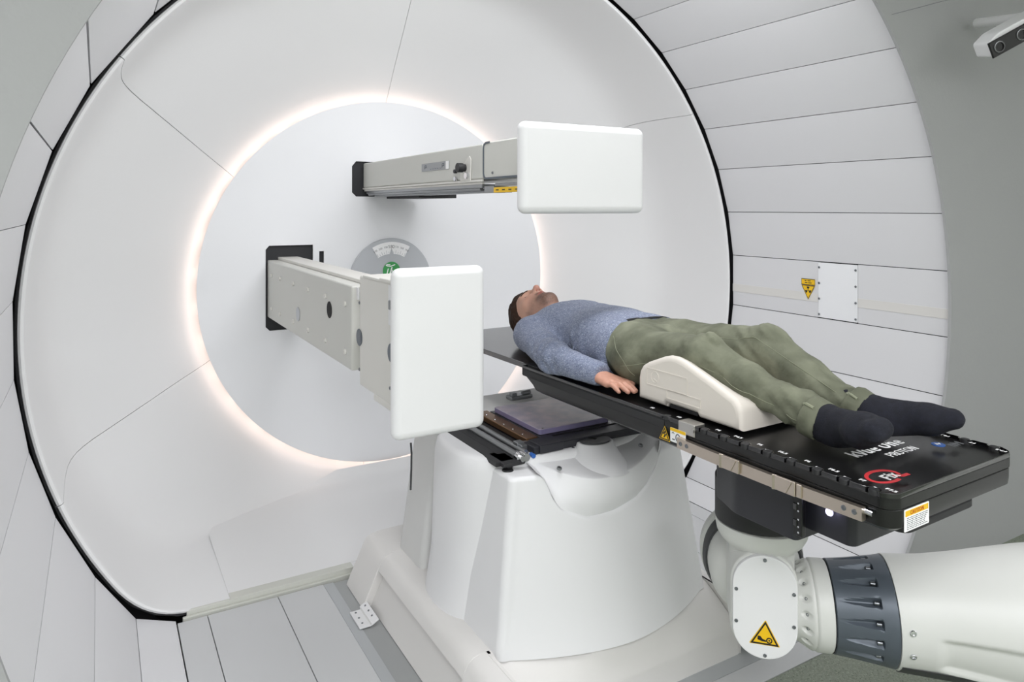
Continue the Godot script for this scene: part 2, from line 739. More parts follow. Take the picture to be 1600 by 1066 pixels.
const DISH := [Vector2(1.77, -3.2), Vector2(1.772, -3.4), Vector2(1.757, -3.575), Vector2(1.710, -3.684), Vector2(1.60, -3.782), Vector2(1.50, -3.852), Vector2(1.40, -3.918), Vector2(1.30, -3.985), Vector2(1.20, -4.05), Vector2(1.14, -4.098)]

func build_floor() -> void:
	var f := struct("floor", Vector3(0, 0, -1))
	# speckled linoleum of the front room
	wpart(f, "linoleum", span(Vector3(-4.2, -0.05, -1.652), Vector3(4.6, 0.0, 4.1), 0.002), M.lino)
	for s in [[-4.2, -1.342], [1.342, 4.6]]:
		wpart(f, "linoleum", span(Vector3(s[0], -0.05, -1.79), Vector3(s[1], 0.0, -1.6525), 0.002), M.lino)
	# rolling floor boards on both sides of the nozzle base
	var xs := [1.2715, 1.162, 0.8915, 0.702]
	for s in [-1.0, 1.0]:
		for i in 3:
			wpart(f, "board", span(Vector3(s * xs[i] - s * 0.0015, -0.02, -3.035), Vector3(s * xs[i + 1] + s * 0.0015, 0.0, -1.832), 0.0012), M.floor_board)
		wpart(f, "edge_strip", span(Vector3(s * 0.7035, -0.02, -3.03), Vector3(s * 0.662, 0.001, -1.832), 0.001), M.strip)
		wpart(f, "edge_strip", span(Vector3(s * 0.661, -0.02, -3.03), Vector3(s * 0.565, -0.003, -1.832), 0.001), M.strip_dark)
	wpart(f, "subfloor", span(Vector3(-1.3, -0.1, -3.03), Vector3(1.3, -0.03, -1.66)), M.dark)
	# strips across the front
	wpart(f, "edge_strip", span(Vector3(-1.34, -0.02, -1.830), Vector3(1.34, 0.002, -1.742), 0.001), M.strip)
	wpart(f, "edge_strip", span(Vector3(-1.34, -0.02, -1.741), Vector3(1.34, 0.0015, -1.653), 0.001), M.floor_board)
	# rail along the back edge of the boards and the cover plate inside the dish
	for s in [-1.0, 1.0]:
		wparts(f, "edge_rail", [span(Vector3(s * 1.25, -0.06, -3.06), Vector3(s * 0.56, 0.008, -3.045), 0.003), span(Vector3(s * 1.073, -0.04, -3.112), Vector3(s * 0.56, 0.0285, -3.0605), 0.003), span(Vector3(s * 1.235, -0.04, -3.075), Vector3(s * 1.07, 0.0255, -3.0605), 0.004)], M.rail)
	wpart(f, "edge_rail", span(Vector3(-1.285, -0.06, -3.049), Vector3(1.285, -0.012, -3.038), 0.001), M.dark)
	# bevelled end stop near the corner
	var row := []
	for z in [-3.11, -3.25, -3.4, -3.55, -3.68, -3.76, -3.80, -3.84, -3.88, -3.92, -3.96, -4.0, -4.03, -4.06, -4.08]:
		var t: float = (z + 3.11) / (-4.08 + 3.11)
		var y := 0.0285 + 0.012 * t + 0.05 * pow(maxf(0.0, (t - 0.9) / 0.1), 2.0)
		var rd := 1.77
		for k in DISH.size() - 1:
			if z <= DISH[k].y and z > DISH[k + 1].y:
				rd = lerpf(DISH[k].x, DISH[k + 1].x, (z - DISH[k].y) / (DISH[k + 1].y - DISH[k].y))
		var hw := minf(1.073 - 0.05 * pow(clampf((-3.70 - z) / 0.1, 0.0, 1.0), 2.0), sqrt(maxf(0.01, rd * rd - pow(AXY - 0.06, 2))) - 0.01)
		var pr := PackedVector3Array()
		for i in 25:
			var u := -1.0 + 2.0 * i / 24.0
			pr.append(Vector3(hw * u, y, z))
		row.append(pr)
	var under := []
	for pr in row:
		var q := PackedVector3Array()
		for p in pr:
			q.append(p - Vector3(0, 0.008, 0))
		under.append(q)
	var side := []
	side.append(row[0]); side.append(under[0])
	var lft := PackedVector3Array()
	var lfb := PackedVector3Array()
	for k in row.size():
		lft.append(row[k][0]); lfb.append(under[k][0])
	wpart(f, "cover_plate", join([loft(row), loft(under), loft(side), loft([lft, lfb])]), M.shell, 50)

func build_dish() -> void:
	var w := struct("wall_dish", Vector3(0.004, AXY, -3.6))
	var prof := PackedVector2Array()
	# lip, then the deep wall, the shoulder and the cone
	for p in [[1.791, -3.12], [1.792, -3.078], [1.788, -3.066], [1.780, -3.0615], [1.771, -3.066], [1.7675, -3.078], [1.769, -3.1], [1.771, -3.2], [1.773, -3.3], [1.772, -3.4], [1.768, -3.5], [1.757, -3.575], [1.738, -3.635], [1.710, -3.684], [1.670, -3.728], [1.60, -3.782], [1.50, -3.860], [1.40, -3.940], [1.30, -4.022], [1.20, -4.095], [1.14, -4.14], [1.10, -4.172], [1.07, -4.20], [1.05, -4.23], [1.03, -4.29]]:
		prof.append(Vector2(p[0], p[1]))
	var inner := prof.duplicate()
	for i in range(prof.size() - 1, -1, -1):
		pass
	var cuts := [34.0, 90.2, 145.3, 201.1, 262.0, 338.0, 394.0]
	for i in 6:
		var g0 := deg_to_rad(cuts[i]) + 0.0009
		var g1 := deg_to_rad(cuts[i + 1]) - 0.0009
		var s := lathe(prof, g0, g1, int((cuts[i + 1] - cuts[i]) * 0.75))
		# returns at the two joints give the shell its thickness
		for a in [g0, g1]:
			var r0 := PackedVector3Array()
			var r1 := PackedVector3Array()
			for k in range(2, prof.size()):
				var p := prof[k]
				r0.append(Vector3(p.x * cos(a), p.x * sin(a), p.y))
				r1.append(Vector3((p.x + 0.008) * cos(a), (p.x + 0.008) * sin(a), p.y - 0.009))
			s.append_array(loft([r0, r1]))
		part(w, "shell_panel", Transform3D(Basis.IDENTITY, Vector3(0, 0, 3.6)) * flat_bottom(s, -1.146), M.shell, 40)
	var back := PackedVector2Array()
	for k in range(1, prof.size()):
		back.append(prof[k] + Vector2(0.012, -0.014))
	part(w, "backing", Transform3D(Basis.IDENTITY, Vector3(0, 0, 3.6)) * flat_bottom(lathe(back, 0, TAU, 96), -1.162), M.seam)

# the dish runs out into a flat sill just above the floor
func flat_bottom(s: PackedVector3Array, level: float) -> PackedVector3Array:
	var o := s.duplicate()
	for i in o.size():
		var p := o[i]
		var to := level - 0.008 * smoothstep(1.779, 1.785, Vector2(p.x, p.y).length())
		var h := maxf(0.16 - absf(p.y - to), 0.0)
		p.y = maxf(p.y, to) + h * h / 0.16 * 0.25
		o[i] = p
	return o

func build_cover() -> void:
	var o := thing("gantry_cover", "large round white cover with dark slots in the middle of the glowing dish", "machine cover", Vector3(0, AXY, DISH_Z))
	var disc := CSGCylinder3D.new()
	disc.name = "cover_disc"
	disc.radius = 1.083
	disc.height = 0.008
	disc.sides = 192
	disc.material = M.cover
	disc.rotation.x = PI / 2
	disc.position.z = -0.004
	o.add_child(disc, true)
	# slots as [outline]
	var slots := [
		[Vector2(-0.7305, 0.21), Vector2(-0.712, 0.232), Vector2(-0.468, 0.232), Vector2(-0.468, -0.243), Vector2(-0.708, -0.243), Vector2(-0.7305, -0.22)],
		[Vector2(-0.2387, 0.69), Vector2(-0.2387, 0.535), Vector2(-0.214, 0.511), Vector2(0.2016, 0.511), Vector2(0.2016, 0.72), Vector2(-0.214, 0.72)],
		[Vector2(-0.432, 0.193), Vector2(-0.432, 0.12), Vector2(-0.405, 0.12), Vector2(-0.405, 0.193)],
	]
	for s in slots:
		var c := CSGPolygon3D.new()
		c.name = "slot_cut"
		c.operation = CSGShape3D.OPERATION_SUBTRACTION
		c.polygon = PackedVector2Array(s)
		c.mode = CSGPolygon3D.MODE_DEPTH
		c.depth = 0.2
		c.material = M.cover
		# the disc lies turned about x: undo that turn for the cutter
		c.transform = Transform3D(Basis(Vector3.RIGHT, -PI / 2), Vector3.ZERO) * Transform3D(Basis.IDENTITY, Vector3(0, 0, 0.1))
		disc.add_child(c, true)
	# dark wells behind the slots with a little machinery
	for s in slots:
		var lo := Vector2(9, 9)
		var hi := Vector2(-9, -9)
		for p in s:
			lo = lo.min(p)
			hi = hi.max(p)
		var r := []
		for z in [-0.017, -0.42]:
			r.append(PackedVector3Array([Vector3(lo.x - 0.01, lo.y - 0.01, z), Vector3(hi.x + 0.01, lo.y - 0.01, z), Vector3(hi.x + 0.01, hi.y + 0.01, z), Vector3(lo.x - 0.01, hi.y + 0.01, z)]))
		part(o, "slot_well", loft(r, true, true), M.rubber)
	parts(o, "mechanism", [rbox(Vector3(-0.57, 0.2, -0.16), Vector3(0.02, 0.07, 0.2), 0.003), rbox(Vector3(-0.535, 0.2, -0.12), Vector3(0.02, 0.07, 0.12), 0.003), rbox(Vector3(-0.50, 0.2, -0.11), Vector3(0.02, 0.07, 0.12), 0.003), rbox(Vector3(-0.66, -0.215, -0.15), Vector3(0.1, 0.035, 0.18), 0.004)], M.robot_dark)
	parts(o, "mechanism", [rbox(Vector3(-0.62, 0.195, -0.12), Vector3(0.05, 0.06, 0.1), 0.003), rbox(Vector3(-0.42, 0.133, -0.06), Vector3(0.05, 0.03, 0.05), 0.003), rbox(Vector3(-0.52, 0.172, -0.07), Vector3(0.12, 0.012, 0.08), 0.003)], M.arm)
	parts(o, "mechanism", [rbox(Vector3(-0.68, 0.205, -0.1), Vector3(0.05, 0.05, 0.1), 0.003), rbox(Vector3(-0.42, 0.17, -0.06), Vector3(0.05, 0.04, 0.05), 0.003)], M.copper)
	# light ring hidden behind the rim of the disc
	var path := PackedVector3Array()
	for i in 96:
		path.append(Vector3(cos(TAU * i / 96) * 1.064, sin(TAU * i / 96) * 1.064, -0.02))
	part(o, "halo_light", tube(path, 0.009, 8, true), M.halo)
	for i in 36:
		var l := OmniLight3D.new()
		l.name = "halo_lamp"
		var a := TAU * (i + 0.5) / 36
		l.position = Vector3(cos(a) * 1.05, AXY + sin(a) * 1.05, DISH_Z - 0.06)
		l.light_color = Color(1.0, 0.9, 0.86)
		l.light_energy = 0.0006
		l.light_size = 0.02
		l.omni_range = 6.0
		l.omni_attenuation = 2.0
		l.shadow_enabled = true
		add_child(l, true)
	part(o, "spacer", lathe(PackedVector2Array([Vector2(1.03, -0.016), Vector2(1.03, -0.19)]), 0, TAU, 96), M.plastic_grey)

func build_dial() -> void:
	var o := thing("angle_dial", "grey round rotation dial with a white degree scale and a green round logo", "dial", Vector3(0, AXY, DISH_Z))
	part(o, "dial_plate", lathe(PackedVector2Array([Vector2(0.26, 0), Vector2(0.26, 0.014), Vector2(0.256, 0.018), Vector2(0, 0.018)]), 0, TAU, 96), M.dial)
	part(o, "scale", lathe(PackedVector2Array([Vector2(0.165, 0.018), Vector2(0.165, 0.0195), Vector2(0.237, 0.0195), Vector2(0.237, 0.018)]), deg_to_rad(60), deg_to_rad(120.5), 24), M.white)
	var nums := ["150", "160", "170", "180", "190", "200", "210"]
	for i in 7:
		var a := deg_to_rad(61.8 + 9.55 * i)
		var up := Vector3(cos(a), sin(a), 0)
		text(o, "numeral", nums[i], 0.018 if i == 3 else 0.0105, frame(o.position + up * 0.208 + Vector3(0, 0, 0.0199), Vector3(sin(a), -cos(a), 0), up), M.ink if i == 3 or i == 0 or i == 6 else M.ink_grey, 400)
	var ticks := PackedVector3Array()
	for i in 13:
		var a := deg_to_rad(61.8 + 57.3 * i / 12.0)
		var l := 0.02 if i % 2 == 0 else 0.012
		var u := Vector2(cos(a), sin(a))
		ticks.append_array(stroke(PackedVector2Array([u * 0.168, u * (0.168 + l)]), 0.0016, 0.001))
	part(o, "tick_marks", Transform3D(Basis.IDENTITY, Vector3(0, 0, 0.0192)) * ticks, M.tick)
	part(o, "pointer", prism(PackedVector2Array([Vector2(-0.012, 0.165), Vector2(0.012, 0.165), Vector2(0.0, 0.2)]), 0.0195, 0.022), M.dial)
	part(o, "badge", lathe(PackedVector2Array([Vector2(0.0545, 0.018), Vector2(0.0545, 0.021), Vector2(0, 0.021)]), 0, TAU, 40), M.green).position.y = 0.063
	var g := [
		stroke(PackedVector2Array([Vector2(0.022, 0.036), Vector2(-0.006, 0.027), Vector2(-0.03, 0.030), Vector2(-0.034, 0.034), Vector2(-0.026, 0.038), Vector2(-0.008, 0.036)]), 0.0055),
		stroke(PackedVector2Array([Vector2(-0.021, 0.014), Vector2(-0.029, -0.018)]), 0.006),
		stroke(PackedVector2Array([Vector2(0.003, 0.022), Vector2(-0.009, -0.018), Vector2(0.003, -0.016), Vector2(0.008, -0.006), Vector2(0.003, 0.002), Vector2(-0.004, -0.001)]), 0.006),
		stroke(PackedVector2Array([Vector2(0.033, 0.0), Vector2(0.024, 0.003), Vector2(0.016, -0.008), Vector2(0.02, -0.017), Vector2(0.028, -0.012), Vector2(0.033, 0.0), Vector2(0.032, -0.017)]), 0.0055),
	]
	part(o, "badge_letters", Transform3D(Basis.IDENTITY, Vector3(0, 0.063, 0.0208)) * join(g), M.white)
	part(o, "screw", Transform3D(Basis.IDENTITY, Vector3(0.19, 0.055, 0.018)) * screw(0.009, 0.004), M.screw)

# ---------------------------------------------------------------- the two detector arms
func build_detectors() -> void:
	# left arm: the side turned to the camera is plain sheet with bolts
	var o := thing("detector_arm", "bolted pale detector arm with the upright white end panel, left of the nozzle", "detector", Vector3(-0.62, AXY - 0.17, DISH_Z), "detector arms on the round cover")
	wpart(o, "beam", rbox(Vector3(-0.628, 1.1615, -3.49), Vector3(0.178, 0.319, 1.78), 0.008), M.arm)
	wpart(o, "top_rail", rbox(Vector3(-0.605, 1.3285, -3.40), Vector3(0.11, 0.016, 1.66), 0.004), M.arm_pale)
	var hs := wpart(o, "housing", rbox(Vector3(-0.622, 1.172, -2.29), Vector3(0.195, 0.4, 0.42), 0.01), M.arm_pale)
	wparts(o, "housing_lip", [rbox(Vector3(-0.7185, 1.371, -2.27), Vector3(0.01, 0.01, 0.36), 0.003), rbox(Vector3(-0.712, 1.376, -2.2), Vector3(0.03, 0.012, 0.14), 0.004), rbox(Vector3(-0.705, 0.966, -2.25), Vector3(0.03, 0.03, 0.2), 0.01)], M.arm_pale)
	wparts(o, "clip", [rbox(Vector3(-0.722, 1.30, -2.17), Vector3(0.008, 0.13, 0.035), 0.003), rbox(Vector3(-0.7205, 1.302, -2.51), Vector3(0.006, 0.045, 0.022), 0.003)], M.plastic)
	wpart(o, "latch", rbox(Vector3(-0.7255, 1.302, -2.168), Vector3(0.012, 0.03, 0.014), 0.003), M.steel)
	var bolt := finish(screw(0.011, 0.007))
	for zy in [[-4.0, 0], [-3.795, 0], [-3.505, 0], [-3.2255, 0], [-2.9455, 0], [-2.672, 0]]:
		for y in [1.2455, 1.0625]:
			inst(o, "bolt", bolt, M.arm_pale, frame(Vector3(-0.717, y, zy[0]), Vector3(0, 0, 1), Vector3(0, 1, 0)))
	var small := finish(screw(0.006, 0.003))
	for p in [[1.271, -2.4957], [1.2699, -2.1847], [1.03, -2.4957], [1.03, -2.1847]]:
		inst(o, "screw", small, M.screw, frame(Vector3(-0.7195, p[0], p[1]), Vector3(0, 0, 1), Vector3(0, 1, 0)))
	var face := func(z: float, y: float, x: float) -> Transform3D: return frame(Vector3(x, y, z), Vector3(0, 0, 1), Vector3(0, 1, 0))
	wpart(o, "hole", face.call(-2.8889, 1.1969, -0.7178) * prism(oval(0.034, 0.034), 0.0, 0.0015), M.dark)
	wpart(o, "hole_cap", face.call(-3.414, 1.1104, -0.7178) * prism(oval(0.034, 0.034), 0.0, 0.002, 0.0006), M.dial)
	for z in [-2.4957, -2.1731]:
		wpart(o, "hole_cap", face.call(z, 1.146, -0.7203) * join([prism(oval(0.031, 0.031), 0.0, 0.002, 0.0006)]), M.robot_grey)
		wpart(o, "hole_mark", face.call(z + 0.014, 1.146, -0.7225) * stroke(PackedVector2Array([Vector2(0, -0.012), Vector2(0.006, -0.004), Vector2(0, 0.004), Vector2(0.006, 0.012)]), 0.004, 0.0008), M.ink_grey)
	wpart(o, "end_panel", rbox(Vector3(-0.599, 1.161, -2.075), Vector3(0.318, 0.532, 0.055), 0.027, 5), M.panel)

	# upper arm
	o = thing("detector_arm", "grey detector arm with a black knob, its white end panel lying sideways above the man", "detector", Vector3(0, AXY + 0.6, DISH_Z), "detector arms on the round cover")
	wpart(o, "beam", rbox(Vector3(-0.02, 1.806, -3.35), Vector3(0.294, 0.146, 1.52), 0.008), M.arm)
	var g := [rbox(Vector3(-0.165, 1.727, -3.35), Vector3(0.012, 0.01, 1.52), 0.002), rbox(Vector3(-0.158, 1.7165, -3.35), Vector3(0.012, 0.01, 1.5), 0.002)]
	wparts(o, "guide_strip", g, M.arm_pale)
	wparts(o, "guide_rail", [rbox(Vector3(-0.10, 1.705, -3.33), Vector3(0.13, 0.016, 1.46), 0.003), rod(Vector3(-0.15, 1.694, -4.05), Vector3(-0.15, 1.694, -2.63), 0.008), rod(Vector3(-0.11, 1.686, -4.05), Vector3(-0.11, 1.686, -2.63), 0.008), rbox(Vector3(-0.03, 1.69, -3.33), Vector3(0.06, 0.02, 1.4), 0.003)], M.steel)
	wpart(o, "drag_chain", rbox(Vector3(0.06, 1.678, -3.78), Vector3(0.22, 0.022, 0.5), 0.003), M.black_matte)
	wpart(o, "housing", frame(Vector3(0, 1.807, -2.33), Vector3(0, 0, 1), Vector3(0, 1, 0)) * prism(rrect(0.5, 0.149, 0.025, 5), -0.13, 0.168, 0.004), M.arm)
	var gk := PackedVector2Array([Vector2(0.15, -0.0725), Vector2(-0.228, -0.0725), Vector2(-0.243, -0.066), Vector2(-0.248, -0.052), Vector2(-0.248, 0.052), Vector2(-0.243, 0.066), Vector2(-0.228, 0.0725), Vector2(-0.19, 0.0735)])
	wpart(o, "gasket", frame(Vector3(-0.1675, 1.807, -2.33), Vector3(0, 0, 1), Vector3(0, 1, 0)) * stroke(gk, 0.008, 0.003), M.robot_grey)
	wpart(o, "scale_holder", rbox(Vector3(-0.12, 1.707, -2.36), Vector3(0.09, 0.012, 0.26), 0.003), M.steel)
	wpart(o, "warning_strip", rbox(Vector3(-0.1675, 1.6855, -2.37), Vector3(0.004, 0.021, 0.24), 0.001, 1), M.yellow)
	var marks := []
	for i in 4:
		marks.append(rbox(Vector3(-0.1698, 1.6855, -2.46 + 0.05 * i), Vector3(0.0008, 0.004, 0.022), 0.0002, 1))
	wparts(o, "strip_print", marks, M.ink)
	wpart(o, "bracket", rbox(Vector3(-0.13, 1.69, -2.55), Vector3(0.06, 0.03, 0.08), 0.004), M.steel)
	var lab := wpart(o, "label_plate", rbox(Vector3(-0.1683, 1.8085, -3.065), Vector3(0.003, 0.038, 0.31), 0.001, 1), M.steel)
	wpart(o, "label_end", rbox(Vector3(-0.1703, 1.8085, -2.925), Vector3(0.001, 0.036, 0.03), 0.0002, 1), M.white)
	var pr := []
	for p in [[-3.17, 0.018], [-2.97, 0.02]]:
		pr.append(frame(Vector3(-0.1702, 1.8085, p[0]), Vector3(0, 0, 1), Vector3(0, 1, 0)) * stroke(PackedVector2Array([Vector2(-0.01, -0.008), Vector2(-0.01, 0.009), Vector2(0.008, 0.009), Vector2(0.009, 0.0), Vector2(-0.004, 0.0)]), 0.003, 0.0006))
	for i in 5:
		pr.append(rbox(Vector3(-0.1702, 1.798, -3.11 + 0.027 * i), Vector3(0.0006, 0.003, 0.014), 0.0002, 1))
	wparts(o, "label_print", pr, M.robot_grey)
	wpart(o, "latch_plate", frame(Vector3(-0.1685, 1.775, -2.73), Vector3(0, 0, 1), Vector3(0, 1, 0)) * prism(PackedVector2Array([Vector2(-0.06, -0.045), Vector2(0.04, -0.045), Vector2(0.045, 0.045), Vector2(0.03, 0.06), Vector2(0.015, 0.055), Vector2(-0.055, 0.012)]), 0, 0.004, 0.001), M.arm_pale)
	wparts(o, "knob", [rod(Vector3(-0.17, 1.786, -2.74), Vector3(-0.185, 1.786, -2.74), 0.016, 20), rod(Vector3(-0.185, 1.786, -2.74), Vector3(-0.21, 1.786, -2.74), 0.02, 20), rod(Vector3(-0.17, 1.775, -2.83), Vector3(-0.182, 1.775, -2.83), 0.009)], M.black_matte)
	wparts(o, "connector", [rod(Vector3(-0.172, 1.752, -2.715), Vector3(-0.184, 1.752, -2.715), 0.014, 20), rod(Vector3(-0.17, 1.742, -2.83), Vector3(-0.18, 1.742, -2.83), 0.01, 16)], M.chrome)
	inst(o, "screw", small, M.screw, frame(Vector3(-0.1685, 1.755, -2.5), Vector3(0, 0, 1), Vector3(0, 1, 0)))
	wpart(o, "end_panel", rbox(Vector3(-0.046, 1.7515, -2.055), Vector3(0.535, 0.315, 0.055), 0.027, 5), M.panel)
# ---------------------------------------------------------------- nozzle with its base, below the isocentre
func nozzle_corner(y: float) -> Array:
	var t := (y - 0.2) / 0.52
	return [lerpf(-0.4536, -0.366, t), lerpf(0.44, 0.39, t), lerpf(-1.818, -1.945, t), lerpf(-1.955, -2.025, t)]

func nozzle_front(x: float, y: float) -> float:
	var c := nozzle_corner(y)
	var m: float = (c[0] + c[1]) / 2
	var h: float = (c[1] - c[0]) / 2
	return c[2] - (c[2] - c[3]) * pow(absf((x - m) / h), 1.8)

func build_nozzle() -> void:
	var o := thing("treatment_nozzle", "broad white treatment nozzle with a black slide carriage on top, beside the couch", "medical machine", Vector3(0, 0, -2.4))
	var half := [Vector2(0.617, 0), Vector2(0.6, 0.04), Vector2(0.552, 0.14), Vector2(0.542, 0.163), Vector2(0.529, 0.182), Vector2(0.515, 0.191), Vector2(0.499, 0.196), Vector2(0.46, 0.2)]
	var poly := PackedVector2Array()
	for p in half:
		poly.append(p)
	for i in range(half.size() - 1, -1, -1):
		poly.append(Vector2(-half[i].x, half[i].y))
	wpart(o, "end_cap", prism(poly, -2.987, -2.7715, 0.004, 2), M.base, 30)
	var rail := PackedVector2Array([Vector2(0.51, 0.12), Vector2(0.552, 0.138)])
	for k in range(3, 8):
		rail.append(half[k])
	for k in range(7, 2, -1):
		rail.append(Vector2(-half[k].x, half[k].y))
	rail.append_array(PackedVector2Array([Vector2(-0.552, 0.138), Vector2(-0.51, 0.12)]))
	wpart(o, "base_rail", prism(rail, -2.770, -1.9965, 0.0015), M.base, 30)
	wpart(o, "side_panel", prism(PackedVector2Array([Vector2(0.583, 0), Vector2(0.518, 0.13), Vector2(-0.518, 0.13), Vector2(-0.583, 0)]), -2.771, -1.995), M.base)
	for s in [-1.0, 1.0]:
		var q := PackedVector2Array([Vector2(s * 0.4705, 0), Vector2(s * 0.4705, 0.2)])
		for k in range(7, -1, -1):
			q.append(Vector2(s * half[k].x, half[k].y))
		wpart(o, "end_cap", prism(q, -1.9966, -1.80, 0.0012), M.base, 35)
	# front apron between the two caps
	var rows := []
	for k in 9:
		rows.append(PackedVector3Array())
	for i in 33:
		var x := lerpf(-0.469, 0.459, i / 32.0)
		var zt := nozzle_front(clampf(x, -0.44, 0.43), 0.2) - 0.012
		zt = minf(zt, -1.84)
		var ys := [0.2, 0.2, 0.194, 0.165, 0.125, 0.105, 0.092, 0.078, 0.0]
		var zs := [-1.9964, minf(zt - 0.02, -1.93), zt, lerpf(zt, -1.818, 0.4), lerpf(zt, -1.818, 0.84), -1.815, -1.807, -1.803, -1.801]
		for k in 9:
			rows[k].append(Vector3(x, ys[k], zs[k]))
	wpart(o, "front_apron", loft(rows), M.base, 60)
	wpart(o, "end_cap", join([prism(PackedVector2Array([Vector2(0.461, 0), Vector2(0.461, 0.2), Vector2(0.469, 0.2), Vector2(0.469, 0)]), -1.995, -1.803)]), M.base)

	# rear shroud
	var sh := []
	for yy in [0.15, 0.74, 0.765, 0.778, 0.781]:
		var e: float = [0.0, 0.0, 0.006, 0.02, 0.04][[0.15, 0.74, 0.765, 0.778, 0.781].find(yy)]
		var hx: float = 0.45 - 0.143 * (yy - 0.2) - e
		var r := PackedVector3Array()
		for p in rrect(2 * hx, 0.24 - 2 * e, 0.03, 4, Vector2(0, -2.69)):
			r.append(Vector3(p.x, yy, p.y))
		sh.append(r)
	wpart(o, "rear_shroud", loft(sh, true, true), M.plastic_grey, 45)
	# barrel body
	var bd := []
	var ys2 := [0.12, 0.2, 0.35, 0.5, 0.62, 0.70, 0.735, 0.747, 0.75]
	for k in ys2.size():
		var y: float = ys2[k]
		var e: float = [0.0, 0.0, 0.0, 0.0, 0.0, 0.0, 0.006, 0.018, 0.035][k]
		var r := PackedVector3Array()
		for i in 49:
			var a := TAU * i / 48.0
			if i == 48:
				break
			var cx := pow(absf(cos(a)), 0.62) * signf(cos(a))
			var sz := pow(absf(sin(a)), 0.8) * signf(sin(a))
			var t := clampf((0.35 - y) / 0.2, 0.0, 1.0)
			r.append(Vector3(cx * (0.475 - 0.02 * (y - 0.2) / 0.5 + 0.035 * t * t - e), y, -2.345 + sz * (0.28 - e)))
		bd.append(r)
	wpart(o, "barrel", loft(bd, true, true), M.plastic, 60)
	# front cover, its upper edge cut out round the collar
	var cut_x := PackedFloat32Array([-0.2782, -0.2628, -0.2504, -0.2341, -0.2051, -0.1131, -0.0149, 0.0858, 0.1534, 0.2034, 0.2427, 0.2581])
	var cut_y := PackedFloat32Array([0.7349, 0.7217, 0.7008, 0.6597, 0.6174, 0.5803, 0.5842, 0.6038, 0.6339, 0.6733, 0.7209, 0.7507])
	var cols := nozzle_outline(0.6, 0.0).size()
	var fc := []
	for k in 15:
		fc.append(PackedVector3Array())
	for j in cols:
		var x := nozzle_outline(0.66, 0.0)[j].x
		var yt := 0.722
		for q in cut_x.size() - 1:
			if x >= cut_x[q] and x < cut_x[q + 1]:
				yt = minf(yt, lerpf(cut_y[q], cut_y[q + 1], (x - cut_x[q]) / (cut_x[q + 1] - cut_x[q])))
		for k in 8:
			fc[k].append(nozzle_outline(lerpf(0.188, yt - 0.014, k / 7.0), 0.0)[j])
		for k in 5:
			var an := PI / 2 * (k + 1) / 5.0
			fc[8 + k].append(nozzle_outline(yt - 0.014 + 0.014 * sin(an), 0.014 * (1.0 - cos(an)))[j])
		var last: Vector3 = fc[12][j]
		fc[13].append(Vector3(last.x, last.y, maxf(-2.205, last.z - 0.02)))
		fc[14].append(Vector3(last.x, last.y, -2.205))
	wpart(o, "front_cover", loft(fc), M.plastic, 50)

	# collar: bowl-shaped apron round the snout
	var lip := PackedVector3Array([Vector3(-0.2483, 0.7420, -2.2095), Vector3(-0.2349, 0.7350, -2.1560), Vector3(-0.2196, 0.7250, -2.0702), Vector3(-0.1895, 0.7150, -2.0081), Vector3(-0.1351, 0.7050, -1.9538), Vector3(-0.0688, 0.7000, -1.9170), Vector3(0.0251, 0.7050, -1.9138), Vector3(0.1190, 0.7150, -1.9403), Vector3(0.2142, 0.7300, -1.9878), Vector3(0.2638, 0.7420, -2.0155), Vector3(0.2956, 0.7480, -2.0440), Vector3(0.3162, 0.7520, -2.0886)])
	var low := PackedVector3Array([Vector3(-0.2782, 0.7349, -1.9981), Vector3(-0.2628, 0.7217, -1.9905), Vector3(-0.2504, 0.7008, -1.9822), Vector3(-0.2341, 0.6597, -1.9683), Vector3(-0.2051, 0.6174, -1.9506), Vector3(-0.1131, 0.5803, -1.9222), Vector3(-0.0149, 0.5842, -1.9126), Vector3(0.0858, 0.6038, -1.9218), Vector3(0.1534, 0.6339, -1.9391), Vector3(0.2034, 0.6733, -1.9584), Vector3(0.2427, 0.7209, -1.9781), Vector3(0.2581, 0.7507, -1.9883)])
	lip = resample(lip, 40)
	low = resample(low, 40)
	var rows2 := []
	for t in [1.06, 1.0, 0.75, 0.5, 0.25, 0.08, 0.02, 0.0]:
		var r := PackedVector3Array()
		for i in 40:
			var p: Vector3 = lip[i].lerp(low[i], t)
			p.z += 0.012 * sin(PI * clampf(t, 0, 1))
			if t > 0.9:
				p.z -= 0.006
			r.append(p)
		rows2.append(r)
	var mid := Vector3(0.035, 0.757, -2.2)
	for t in [0.02, 0.06, 0.2, 0.4, 0.7, 1.0]:
		var r := PackedVector3Array()
		for i in 40:
			var tgt := Vector3(lerpf(-0.2, 0.26, i / 39.0), 0.743, -2.2)
			var p: Vector3 = lip[i].lerp(tgt, t)
			p.y += 0.003 * minf(1.0, t * 20.0) * (1.0 - t)
			r.append(p)
		rows2.append(r)
	wpart(o, "collar", loft(rows2), M.plastic, 60)
	# spout: rounded hump with a dark disc on top
	var hump := []
	for s in [[0.0, 0.066, 0.05, Vector3(0.03, 0.764, -2.088)], [0.0, 0.070, 0.054, Vector3(0.03, 0.7625, -2.087)], [0.0, 0.074, 0.064, Vector3(0.026, 0.752, -2.078)], [0.0, 0.078, 0.085, Vector3(0.018, 0.738, -2.06)], [0.0, 0.086, 0.112, Vector3(0.010, 0.720, -2.04)], [0.0, 0.1, 0.13, Vector3(0.005, 0.70, -2.03)]]:
		var r := PackedVector3Array()
		for i in 32:
			var a := TAU * i / 32.0
			r.append(s[3] + Vector3(cos(a) * s[1], 0, sin(a) * s[2]))
		hump.append(r)
	wpart(o, "spout", loft(hump, true, true), M.plastic, 60)
